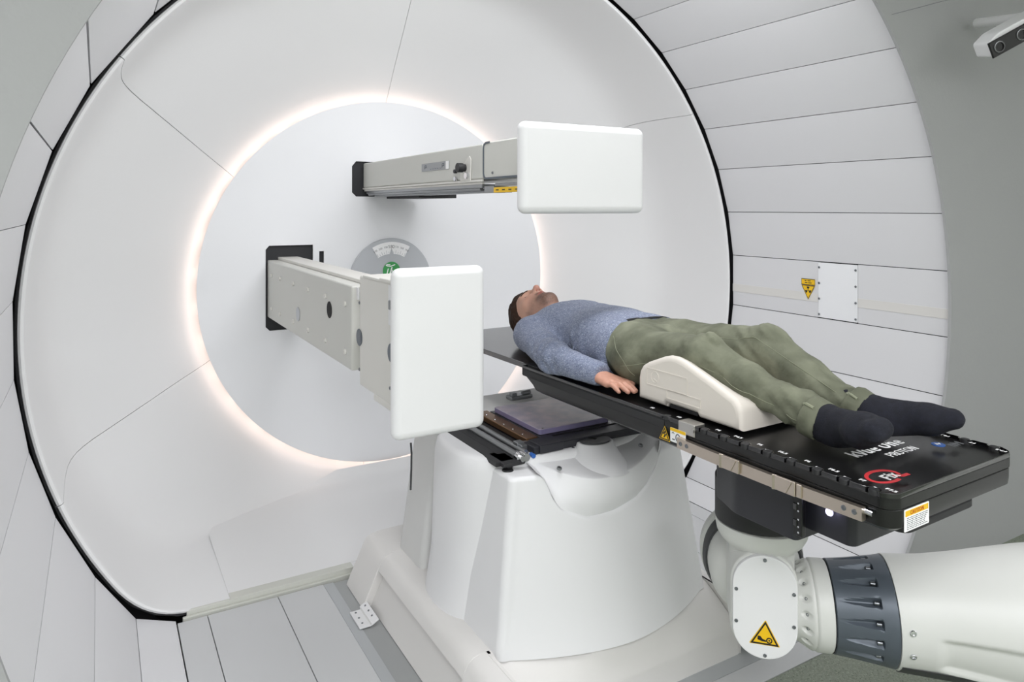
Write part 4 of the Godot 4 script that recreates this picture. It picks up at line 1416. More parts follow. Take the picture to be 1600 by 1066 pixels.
	for q in cp:
		var r := PackedVector3Array()
		for i in 240:
			var a := TAU * i / 240.0
			var ph: float = (fposmod(i / 240.0 * 16.0, 1.0) - 0.5) * TAU / 16.0 * q[1]
			var dd: float = Vector2(ph / 0.0115, (q[0] - 0.114) / 0.0125).length_squared()
			var rd: float = q[1] - 0.0115 * maxf(0.0, 1.0 - dd)
			r.append(Vector3(cos(a) * rd, sin(a) * rd, q[0]))
		cone.append(r)
	wpart(o, "wrist_cone", fa * loft(cone, true), M.robot, 45)
	for i in 16:
		var a := TAU * (i + 0.5) / 16
		var rad := Vector3(cos(a), sin(a), 0)
		var nn := (rad * 0.87 - Vector3(0, 0, 0.5)).normalized()
		inst(o, "bolt", sc, M.screw, fa * frame(rad * 0.0995 + Vector3(0, 0, 0.118), Vector3(-sin(a), cos(a), 0), nn.cross(Vector3(-sin(a), cos(a), 0))))
	# grey ring with tapering grooves
	var rows := []
	var ss := [0.189, 0.192, 0.2, 0.21, 0.22, 0.235, 0.25, 0.265, 0.28, 0.29, 0.298, 0.302, 0.306, 0.32, 0.342, 0.345]
	for k in ss.size():
		var s: float = ss[k]
		var r := PackedVector3Array()
		var base := 0.1225 + 0.024 * pow((s - 0.189) / 0.156, 1.6) if s < 0.32 else lerpf(0.1395, 0.1455, (s - 0.32) / 0.025)
		base = 0.1235 + 0.0215 * pow((s - 0.189) / 0.156, 1.3)
		if k == 0 or k == ss.size() - 1:
			base -= 0.004
		for i in 240:
			var a := TAU * i / 240.0
			var ph := fposmod(i / 240.0 * 16.0, 1.0) - 0.5
			var t := clampf((s - 0.205) / (0.302 - 0.205), 0.0, 1.0)
			var dep := 0.0
			if s < 0.304:
				var hw := 0.25 * pow(t, 0.6) + 0.001
				dep = 0.017 * pow(t, 0.7) * maxf(0.0, 1.0 - pow(absf(ph) / hw, 2.0)) if absf(ph) < hw else 0.0
			r.append(Vector3(cos(a) * (base - dep), sin(a) * (base - dep), s))
		rows.append(r)
	wpart(o, "bolt_ring", fa * loft(rows, true), M.robot_grey, 35)
	var rb := finish(rod(Vector3(0, 0, -0.008), Vector3(0, 0, 0.004), 0.0055, 12))
	for i in 16:
		var a := TAU * (i + 0.5) / 16
		inst(o, "bolt", rb, M.screw, fa * Transform3D(Basis.IDENTITY, Vector3(cos(a) * 0.1285, sin(a) * 0.1285, 0.296)))
	wpart(o, "ring_gap", fa * lathe(PackedVector2Array([Vector2(0.1, 0.187), Vector2(0.1215, 0.188), Vector2(0.1, 0.19)]), 0, TAU, 48), M.dark)
	# white forearm with a long shallow recess on the side
	rows = []
	var prof := [[0.344, 0.138], [0.345, 0.1465], [0.36, 0.1475], [0.40, 0.149], [0.425, 0.1508], [0.435, 0.1516], [0.445, 0.1525], [0.455, 0.1537], [0.465, 0.155], [0.475, 0.1565], [0.50, 0.160], [0.53, 0.165], [0.56, 0.170], [0.60, 0.178], [0.65, 0.187], [0.7, 0.196], [0.76, 0.205], [0.85, 0.214], [0.95, 0.22], [1.1, 0.222], [1.25, 0.22]]
	for q in prof:
		var s: float = q[0]
		var r := PackedVector3Array()
		for i in 160:
			var a := TAU * i / 160.0
			# angle measured from the side that faces the camera, downwards
			var v := Vector3(cos(a), sin(a), 0)
			var w := fa.basis * v
			var side := atan2(w.y, w.dot(n))
			var dep := 0.013 * smoothstep(0.43, 0.465, s) * smoothstep(0.36, 0.26, absf(side + 0.27))
			r.append(v * (q[1] - dep) + Vector3(0, 0, s))
		rows.append(r)
	wpart(o, "forearm", fa * loft(rows, true, true), M.robot, 60)
	for yy in [0.02, -0.045]:
		var rr2 := 0.1475
		var px := sqrt(rr2 * rr2 - yy * yy)
		var vx := fa.basis.inverse() * n
		var side_sign := signf(vx.x)
		var rad := Vector3(side_sign * px, yy, 0)
		inst(o, "bolt", finish(screw(0.0085, 0.004)), M.chrome, fa * frame(rad + Vector3(0, 0, 0.372), Vector3(0, 0, 1), rad.cross(Vector3(0, 0, 1))))
	wpart(o, "cable_guard", fa * (Transform3D(Basis.IDENTITY, Vector3(0, -0.005, 0)) * lathe(PackedVector2Array([Vector2(0.12, 0.35), Vector2(0.1455, 0.352), Vector2(0.157, 0.5), Vector2(0.2, 0.75), Vector2(0.215, 1.1)]), PI * 1.2, PI * 1.8, 40)), M.robot_dark)
	# elbow, upper arm and pedestal outside the frame
	var el := wc + d * 1.25
	wpart(o, "elbow", join([rod(el - n * 0.2, el + n * 0.2, 0.26, 36)]), M.robot, 60)
	var sh := Vector3(1.65, 0.62, -0.32)
	wpart(o, "upper_arm", rod(el + n * 0.0 + Vector3(0, 0.05, 0), sh, 0.2, 32), M.robot, 60)
	wpart(o, "pedestal", Transform3D(Basis(Vector3.RIGHT, -PI / 2), Vector3(1.65, 0, -0.32)) * lathe(PackedVector2Array([Vector2(0, 0), Vector2(0.42, 0), Vector2(0.42, 0.05), Vector2(0.32, 0.08), Vector2(0.3, 0.6), Vector2(0.26, 0.72), Vector2(0, 0.74)]), 0, TAU, 48), M.robot, 40)

func build_wall_things() -> void:
	# radiation sign on the barrel slat
	var o := thing("radiation_sign", "small yellow triangular radiation warning sign pointing down on a white wall slat", "warning sign", Vector3(1.8, 1.17, -2.522))
	var f := frame(Vector3(1.8022, 1.17, -2.522), Vector3(0, 0, 1), Vector3(0, 1, 0))
	wpart(o, "sign_plate", f * join([prism(PackedVector2Array([Vector2(-0.0425, 0.024), Vector2(0.0425, 0.024), Vector2(0.0425, 0.057), Vector2(-0.0425, 0.057)]), 0, 0.0015), prism(PackedVector2Array([Vector2(-0.0425, 0.022), Vector2(0, -0.055), Vector2(0.0425, 0.022)]), 0, 0.0015)]), M.yellow)
	var ink := [stroke(PackedVector2Array([Vector2(-0.0415, 0.0255), Vector2(0.0415, 0.0255), Vector2(0.0415, 0.056), Vector2(-0.0415, 0.056)]), 0.0025, 0.002, true), stroke(PackedVector2Array([Vector2(-0.039, 0.02), Vector2(0, -0.051), Vector2(0.039, 0.02)]), 0.0025, 0.002, true), prism(oval(0.004, 0.004, 12, Vector2(0, -0.004)), 0.0015, 0.002)]
	for k in 3:
		var a := PI / 2 + TAU * k / 3
		var pts := PackedVector2Array()
		for i in 5:
			var b := a - 0.48 + 0.24 * i
			pts.append(Vector2(cos(b), sin(b)) * 0.0195 + Vector2(0, -0.004))
		for i in 5:
			var b := a + 0.48 - 0.24 * i
			pts.append(Vector2(cos(b), sin(b)) * 0.0075 + Vector2(0, -0.004))
		ink.append(prism(pts, 0.0015, 0.002))
	for r in [[0.047, [[-0.022, 0.012], [-0.004, 0.02]]], [0.036, [[-0.02, 0.016], [0.0, 0.022]]]]:
		for s in r[1]:
			ink.append(rbox(Vector3(s[0] + s[1] / 2, r[0], 0.0017), Vector3(s[1], 0.0045, 0.0006), 0.0002, 1))
	wpart(o, "sign_print", f * join(ink), M.ink)

	# stereo tracking camera on the front wall
	var a0 := Vector3(1.565, 2.249, -1.49)
	var dir := Vector3(0.75, 0.48, 0.44).normalized()
	var nn := Vector3(-0.75, -0.42, 0.5).normalized()
	nn = (nn - dir * nn.dot(dir)).normalized()
	var yv := nn.cross(dir)
	o = thing("tracking_camera", "slim black and white stereo tracking camera fixed high on the grey wall", "camera", a0 + Vector3(0.3, 0.14, -0.22))
	var tf := Transform3D(Basis(dir, yv, nn), a0)
	wpart(o, "housing", tf * prism(round_poly(PackedVector2Array([Vector2(-0.005, -0.032), Vector2(0.6, -0.032), Vector2(0.6, 0.05), Vector2(0.05, 0.05), Vector2(-0.005, 0.03)]), 0.012), -0.09, -0.004, 0.006, 2), M.plastic, 35)
	wpart(o, "front_plate", tf * prism(PackedVector2Array([Vector2(-0.008, -0.034), Vector2(0.602, -0.034), Vector2(0.602, 0.032), Vector2(-0.008, 0.032)]), -0.004, 0.006, 0.002), M.black)
	for x in [0.028, 0.13, 0.165, 0.43, 0.465, 0.57]:
		wpart(o, "lens", tf * (Transform3D(Basis.IDENTITY, Vector3(x, -0.001, 0.006)) * lathe(PackedVector2Array([Vector2(0.0205, 0), Vector2(0.0205, 0.004), Vector2(0.0175, 0.004), Vector2(0.0165, -0.001), Vector2(0, -0.0005)]), 0, TAU, 28)), M.black_gloss)
		wpart(o, "lens_ring", tf * (Transform3D(Basis.IDENTITY, Vector3(x, -0.001, 0.0062)) * lathe(PackedVector2Array([Vector2(0.023, 0), Vector2(0.0225, 0.0035), Vector2(0.0205, 0.0042)]), 0, TAU, 28)), M.steel)
	wpart(o, "mount", rod(a0 + dir * 0.3 - nn * 0.08, Vector3(a0.x + 0.33, a0.y + 0.2, -1.712), 0.022), M.plastic)
# ---------------------------------------------------------------- the man: bones with radii, joined smoothly and meshed as surface nets
class Field:
	var a := PackedVector3Array()
	var ab := PackedVector3Array()
	var inv := PackedFloat32Array()
	var ra := PackedFloat32Array()
	var rb := PackedFloat32Array()
	var ks := PackedFloat32Array()
	var hook: Callable

	func cap(p: Vector3, q: Vector3, r1: float, r2: float, k := 0.03) -> void:
		a.append(p)
		ab.append(q - p)
		inv.append(1.0 / maxf((q - p).length_squared(), 1e-9))
		ra.append(r1)
		rb.append(r2 - r1)
		ks.append(k)

	func d(p: Vector3) -> float:
		var res := 10.0
		for i in a.size():
			var pa := p - a[i]
			var t := clampf(pa.dot(ab[i]) * inv[i], 0.0, 1.0)
			var di := (pa - ab[i] * t).length() - ra[i] - rb[i] * t
			var k := ks[i]
			var h := k - absf(res - di)
			res = minf(res, di)
			if h > 0.0:
				res -= h * h / k * 0.25
		if hook.is_valid():
			res = hook.call(p, res)
		return res

	# triangles, counter-clockwise from outside
	func mesh(lo: Vector3, hi: Vector3, c: float) -> PackedVector3Array:
		var n := Vector3i(((hi - lo) / c).ceil()) + Vector3i(2, 2, 2)
		var sx := n.x
		var sxy := n.x * n.y
		var v := PackedFloat32Array()
		v.resize(sxy * n.z)
		v.fill(NAN)
		var B := 4
		var reach := c * B * 0.87 + c * 1.5
		var live: Array[Vector3i] = []
		var far_val := {}
		for bz in range(0, n.z - 1, B):
			for by in range(0, n.y - 1, B):
				for bx in range(0, n.x - 1, B):
					var m := lo + Vector3(bx + B * 0.5, by + B * 0.5, bz + B * 0.5) * c
					var dm := d(m)
					if absf(dm) > reach:
						continue
					live.append(Vector3i(bx, by, bz))
					for z in range(bz, mini(bz + B + 1, n.z)):
						for y in range(by, mini(by + B + 1, n.y)):
							for x in range(bx, mini(bx + B + 1, n.x)):
								var id := x + y * sx + z * sxy
								if is_nan(v[id]):
									v[id] = d(lo + Vector3(x, y, z) * c)
		var vert := {}
		var out := PackedVector3Array()
		var offs := [Vector3i(0, 0, 0), Vector3i(1, 0, 0), Vector3i(0, 1, 0), Vector3i(1, 1, 0), Vector3i(0, 0, 1), Vector3i(1, 0, 1), Vector3i(0, 1, 1), Vector3i(1, 1, 1)]
		var edges := [[0, 1], [0, 2], [0, 4], [1, 3], [1, 5], [2, 3], [2, 6], [3, 7], [4, 5], [4, 6], [5, 7], [6, 7]]
		for b in live:
			for z in range(b.z, mini(b.z + B, n.z - 1)):
				for y in range(b.y, mini(b.y + B, n.y - 1)):
					for x in range(b.x, mini(b.x + B, n.x - 1)):
						var id := x + y * sx + z * sxy
						var cv := [v[id], v[id + 1], v[id + sx], v[id + sx + 1], v[id + sxy], v[id + sxy + 1], v[id + sxy + sx], v[id + sxy + sx + 1]]
						var neg := 0
						for k in 8:
							if cv[k] < 0.0:
								neg += 1
						if neg == 0 or neg == 8:
							continue
						var s := Vector3.ZERO
						var cnt := 0
						for e in edges:
							var f: float = cv[e[0]]
							var g: float = cv[e[1]]
							if (f < 0.0) != (g < 0.0):
								s += Vector3(offs[e[0]]).lerp(Vector3(offs[e[1]]), f / (f - g))
								cnt += 1
						vert[id] = lo + (Vector3(x, y, z) + s / cnt) * c
		var st := [1, sx, sxy]
		for id in vert:
			for ax in 3:
				var f := v[id]
				var g := v[id + st[ax]]
				if is_nan(g) or (f < 0.0) == (g < 0.0):
					continue
				var u: int = st[(ax + 1) % 3]
				var w: int = st[(ax + 2) % 3]
				if not (vert.has(id - u) and vert.has(id - w) and vert.has(id - u - w)):
					continue
				var p0: Vector3 = vert[id]
				var p1: Vector3 = vert[id - u]
				var p2: Vector3 = vert[id - u - w]
				var p3: Vector3 = vert[id - w]
				if f < 0.0:
					out.append(p0); out.append(p1); out.append(p2)
					out.append(p0); out.append(p2); out.append(p3)
				else:
					out.append(p0); out.append(p2); out.append(p1)
					out.append(p0); out.append(p3); out.append(p2)
		return out

	# walk along a direction to the surface
	func hit(p: Vector3, dir: Vector3) -> Vector3:
		for i in 40:
			var s := d(p)
			if s < 0.0004:
				break
			p += dir * s * 0.9
		return p

var fold := FastNoiseLite.new()
var fine := FastNoiseLite.new()

# smooth maximum keeps cut edges a little soft
func smax(x: float, y: float, k: float) -> float:
	var h := maxf(k - absf(x - y), 0.0)
	return maxf(x, y) + h * h / k * 0.25

func ellip(p: Vector3, c: Vector3, r: Vector3) -> float:
	var q := (p - c) / r
	var k0 := q.length()
	var k1 := ((p - c) / (r * r)).length()
	return k0 * (k0 - 1.0) / maxf(k1, 1e-6)

func smin(x: float, y: float, k: float) -> float:
	var h := maxf(k - absf(x - y), 0.0)
	return minf(x, y) - h * h / k * 0.25

# joints, in the couch's axes: x across (+ away from the camera), y up, z towards the feet
const SH_N := Vector3(-0.178, 0.098, -1.50)
const EL_N := Vector3(-0.252, 0.062, -1.245)
const WR_N := Vector3(-0.222, 0.042, -1.025)
const SH_F := Vector3(0.178, 0.098, -1.50)
const EL_F := Vector3(0.248, 0.062, -1.245)
const WR_F := Vector3(0.222, 0.042, -1.02)
const HIP_N := Vector3(-0.092, 0.102, -0.95)
const KN_N := Vector3(-0.110, 0.163, -0.655)
const AN_N := Vector3(-0.088, 0.053, -0.275)
const HIP_F := Vector3(0.09, 0.112, -0.95)
const KN_F := Vector3(0.112, 0.172, -0.60)
const AN_F := Vector3(0.095, 0.052, -0.275)
const HEAD := Vector3(0.0, 0.127, -1.732)

func head_frame() -> Transform3D:
	var phi := deg_to_rad(7.0)
	var b := Basis(Vector3(1, 0, 0), Vector3(0, cos(phi), -sin(phi)), Vector3(0, sin(phi), cos(phi)))
	return Transform3D(Basis(Vector3.BACK, deg_to_rad(6.0)) * b.scaled(Vector3.ONE * 1.08), HEAD)

func head_field() -> Field:
	var f := Field.new()
	# face bones, in head axes: x sideways, y out of the face, z from crown to chin
	for s in [-1.0, 1.0]:
		f.cap(Vector3(s * 0.056, -0.012, 0.035), Vector3(s * 0.047, 0.012, 0.082), 0.02, 0.017, 0.03)
		f.cap(Vector3(s * 0.047, 0.012, 0.082), Vector3(s * 0.014, 0.062, 0.108), 0.017, 0.016, 0.03)
		f.cap(Vector3(s * 0.046, 0.054, 0.02), Vector3(s * 0.03, 0.066, 0.034), 0.02, 0.018, 0.03)
		f.cap(Vector3(s * 0.012, 0.09, -0.024), Vector3(s * 0.044, 0.074, -0.018), 0.011, 0.012, 0.02)
	f.cap(Vector3(0, 0.03, 0.06), Vector3(0, 0.05, 0.095), 0.05, 0.036, 0.03)
	f.cap(Vector3(-0.008, 0.070, 0.108), Vector3(0.008, 0.070, 0.108), 0.015, 0.015, 0.025)
	f.cap(Vector3(0, -0.03, 0.06), Vector3(0, -0.035, 0.19), 0.056, 0.062, 0.03)
	f.cap(Vector3(0, 0.02, 0.08), Vector3(0, -0.01, 0.17), 0.034, 0.036, 0.03)
	f.hook = func(p: Vector3, r: float) -> float:
		r = smin(r, ellip(p, Vector3(0, 0.0, -0.035), Vector3(0.076, 0.096, 0.093)), 0.03)
		r = smin(r, ellip(p, Vector3(0, 0.03, 0.03), Vector3(0.062, 0.062, 0.072)), 0.03)
		var ax := Vector3(absf(p.x), p.y, p.z)
		# eye hollows, then closed lids
		r = smax(r, -ellip(ax, Vector3(0.031, 0.098, 0.001), Vector3(0.021, 0.018, 0.013)), 0.010)
		r = smin(r, (ax - Vector3(0.031, 0.0715, 0.002)).length() - 0.0125, 0.005)
		# nose: bridge, tip, wings
		r = smin(r, seg(p, Vector3(0, 0.088, -0.014), Vector3(0, 0.112, 0.03), 0.008, 0.0115), 0.014)
		r = smin(r, (p - Vector3(0, 0.113, 0.033)).length() - 0.0115, 0.01)
		r = smin(r, (ax - Vector3(0.0125, 0.098, 0.037)).length() - 0.0095, 0.008)
		r = smax(r, -seg(ax, Vector3(0.0075, 0.112, 0.049), Vector3(0.007, 0.1, 0.036), 0.0042, 0.003), 0.003)
		# lips
		r = smin(r, seg(ax, Vector3(0.0, 0.0955, 0.0615), Vector3(0.021, 0.084, 0.0655), 0.0058, 0.0035), 0.008)
		r = smin(r, seg(ax, Vector3(0.0, 0.094, 0.0725), Vector3(0.018, 0.084, 0.069), 0.0065, 0.0035), 0.008)
		r = smax(r, -seg(ax, Vector3(0.0, 0.104, 0.067), Vector3(0.024, 0.089, 0.0675), 0.0022, 0.0015), 0.004)
		# ears
		r = smin(r, seg(ax, Vector3(0.077, -0.018, -0.012), Vector3(0.074, -0.01, 0.03), 0.013, 0.009), 0.008)
		r = smax(r, -ellip(ax, Vector3(0.088, -0.008, 0.006), Vector3(0.008, 0.008, 0.016)), 0.006)
		return r
	return f

func seg(p: Vector3, a: Vector3, b: Vector3, r1: float, r2: float) -> float:
	var ab := b - a
	var t := clampf((p - a).dot(ab) / ab.length_squared(), 0.0, 1.0)
	return (p - a - ab * t).length() - lerpf(r1, r2, t)

# a hand lying palm down; x side mirrored by s (thumb towards the body)
func hand_field(s: float, w: Vector3) -> Field:
	var f := Field.new()
	var y := 0.019
	# forearm end and palm
	f.cap(w + Vector3(0, 0.004, -0.05), w + Vector3(0, -0.004, 0.0), 0.028, 0.026, 0.02)
	var root := Vector3(w.x + s * 0.006, 0, w.z)
	for k in 4:
		var off: float = [-0.030, -0.010, 0.010, 0.028][k]
		var x := s * -off
		f.cap(w + Vector3(x * 0.45, -0.006, 0.01), Vector3(root.x + x, y + 0.012 - absf(off) * 0.12, root.z + 0.085 - absf(off + 0.002) * 0.25), 0.0165, 0.0125, 0.012)
	var lens := [0.075, 0.083, 0.078, 0.06]
	for k in 4:
		var off: float = [-0.028, -0.0093, 0.0093, 0.0272][k]
		var x := s * -off
		var b := Vector3(root.x + x, y + 0.012 - absf(off) * 0.12, root.z + 0.085 - absf(off + 0.002) * 0.25)
		var dir := Vector3(x * 0.35, 0, 1).normalized()
		var L: float = lens[k]
		var p1 := b + dir * L * 0.46 + Vector3(0, 0.002, 0)
		var p2 := b + dir * L * 0.76 + Vector3(0, -0.006, 0)
		var p3 := b + dir * L + Vector3(0, -0.0135, 0)
		var r := 0.0092 if k < 3 else 0.008
		f.cap(b, p1, r + 0.001, r, 0.006)
		f.cap(p1, p2, r, r - 0.0006, 0.004)
		f.cap(p2, p3, r - 0.0006, r - 0.0018, 0.004)
	# thumb from the inner side of the palm
	var t0 := w + Vector3(s * -(-0.020), -0.01, 0.022)
	var t1 := t0 + Vector3(s * 0.026, -0.004, 0.03)
	var t2 := t1 + Vector3(s * 0.012, -0.003, 0.032)
	f.cap(t0, t1, 0.016, 0.0115, 0.012)
	f.cap(t1, t2, 0.0112, 0.0095, 0.004)
	f.cap(t2, t2 + Vector3(s * 0.004, -0.002, 0.024), 0.0095, 0.0078, 0.004)
	f.hook = func(p: Vector3, r: float) -> float:
		return maxf(r, 0.0015 - p.y)
	return f

func body_field() -> Field:
	var f := Field.new()
	for s in [-1.0, 1.0]:
		f.cap(Vector3(s * 0.065, 0.105, -1.46), Vector3(s * 0.06, 0.10, -1.2), 0.085, 0.08)
		f.cap(Vector3(s * 0.06, 0.10, -1.2), Vector3(s * 0.07, 0.10, -0.96), 0.08, 0.085)
		f.cap(Vector3(s * 0.03, 0.10, -1.53), Vector3(s * 0.165, 0.092, -1.5), 0.055, 0.05)
	for q in [[SH_N, EL_N, WR_N], [SH_F, EL_F, WR_F]]:
		f.cap(q[0], q[1], 0.045, 0.036)
		f.cap(q[1], q[2], 0.036, 0.026)
	for q in [[HIP_N, KN_N, AN_N], [HIP_F, KN_F, AN_F]]:
		f.cap(q[0], q[1], 0.062, 0.038)
		f.cap(q[1], q[2], 0.034, 0.026)
	f.cap(Vector3(0, 0.09, -1.62), Vector3(0, 0.095, -1.5), 0.052, 0.06)
	f.hook = func(p: Vector3, r: float) -> float:
		return maxf(r, 0.012 - p.y)
	return f

func sweater_field() -> Field:
	var f := Field.new()
	for s in [-1.0, 1.0]:
		f.cap(Vector3(s * 0.072, 0.112, -1.46), Vector3(s * 0.068, 0.108, -1.22), 0.104, 0.10, 0.04)
		f.cap(Vector3(s * 0.068, 0.108, -1.22), Vector3(s * 0.078, 0.106, -1.02), 0.10, 0.105, 0.04)
		f.cap(Vector3(s * 0.035, 0.115, -1.555), Vector3(s * 0.165, 0.095, -1.505), 0.066, 0.068, 0.04)
	f.cap(Vector3(0, 0.126, -1.44), Vector3(0, 0.119, -1.1), 0.098, 0.10, 0.05)
	f.cap(Vector3(0, 0.10, -1.60), Vector3(0, 0.105, -1.52), 0.066, 0.075, 0.03)
	for q in [[SH_N, EL_N, WR_N], [SH_F, EL_F, WR_F]]:
		f.cap(q[0], q[1], 0.068, 0.055, 0.03)
		f.cap(q[1], q[2], 0.055, 0.041, 0.025)
		f.cap(q[2] + Vector3(0, 0, -0.012), q[2] + Vector3(0, 0, 0.012), 0.039, 0.037, 0.012)
	f.hook = func(p: Vector3, r: float) -> float:
		# soft folds, tighter at elbow and armpit
		var e := exp(-pow((p.z + 1.245) / 0.09, 2.0)) * clampf((absf(p.x) - 0.15) / 0.04, 0.0, 1.0)
		r += (0.0035 + 0.005 * e) * fold.get_noise_3d(p.x * 120.0, p.y * 160.0, p.z * 90.0)
		r += 0.004 * e * sin(p.z * 150.0 + p.y * 60.0)
		# hem, cuffs, neck opening
		r = smax(r, p.z + 1.035 - 0.12 * (p.y - 0.12) * 0.5 if absf(p.x) < 0.185 else -1.0, 0.006) if absf(p.x) < 0.185 else r
		r = smax(r, p.z + 1.0, 0.004)
		r = smax(r, -1.618 - p.z + (p.y - 0.1) * 0.35, 0.006)
		return smax(r, 0.004 - p.y, 0.012)
	return f

func trouser_field() -> Field:
	var f := Field.new()
	for s in [-1.0, 1.0]:
		f.cap(Vector3(s * 0.076, 0.108, -1.06), Vector3(s * 0.082, 0.102, -0.94), 0.099, 0.1, 0.04)
	f.cap(Vector3(0, 0.118, -1.07), Vector3(0, 0.112, -0.96), 0.096, 0.085, 0.03)
	for q in [[HIP_N, KN_N, AN_N, 0.0, 0.0], [HIP_F, KN_F, AN_F, 0.010, -0.012]]:
		var mid: Vector3 = q[1].lerp(q[2], 0.42) + Vector3(0, -0.010 + q[4], 0)
		f.cap(q[0], q[1], 0.091, 0.057 + q[3] * 0.5, 0.03)
		f.cap(q[1], mid, 0.056 + q[3] * 0.5, 0.049 + q[3], 0.03)
		f.cap(mid, q[2] + (q[2] - mid).normalized() * 0.004, 0.049 + q[3], 0.047, 0.03)
	f.hook = func(p: Vector3, r: float) -> float:
		var kn := exp(-pow((p.z + 0.63) / 0.1, 2.0))
		var an := exp(-pow((p.z + 0.33) / 0.08, 2.0))
		var cr := exp(-pow((p.z + 0.88) / 0.09, 2.0)) * clampf(1.0 - absf(p.x) / 0.14, 0.0, 1.0)
		r += (0.006 + 0.006 * kn + 0.010 * an + 0.011 * cr) * fold.get_noise_3d(p.x * 90.0, p.y * 110.0 + p.z * 40.0, p.z * 55.0)
		r += 0.004 * (kn * 0.6 + an) * sin(p.z * 110.0 + p.y * 150.0 + p.x * 40.0)
		r += 0.0015 * fine.get_noise_3d(p.x * 300.0, p.y * 300.0, p.z * 160.0)
		r = smax(r, -1.085 - p.z - (p.y - 0.1) * 0.2, 0.006)
		return smax(r, 0.004 - p.y, 0.01)
	return f

func sock_field(kn: Vector3, an: Vector3, toe: Vector3, heel: Vector3) -> Field:
	var f := Field.new()
	var ball := heel.lerp(toe, 0.66)
	var side := (toe - heel).cross(Vector3(0, 1, -0.6)).normalized()
	f.cap(an + (kn - an).normalized() * 0.05, an, 0.036, 0.039, 0.02)
	f.cap(an + (an - kn).normalized() * 0.02, heel + Vector3(0, 0.006, -0.004), 0.040, 0.035, 0.025)
	f.cap(an + Vector3(0, 0.006, 0.01), ball + Vector3(0, 0.012, 0), 0.038, 0.03, 0.03)
	f.cap(heel, ball - Vector3(0, 0.006, 0), 0.033, 0.03, 0.03)
	f.cap(ball + side * 0.018, toe + side * 0.016, 0.031, 0.026, 0.025)
	f.cap(ball - side * 0.018, toe - side * 0.016 - (toe - ball) * 0.18, 0.029, 0.023, 0.025)
	f.hook = func(p: Vector3, r: float) -> float:
		r += 0.0012 * fold.get_noise_3d(p.x * 200.0, p.y * 200.0, p.z * 200.0)
		return smax(r, 0.003 - p.y, 0.008)
	return f

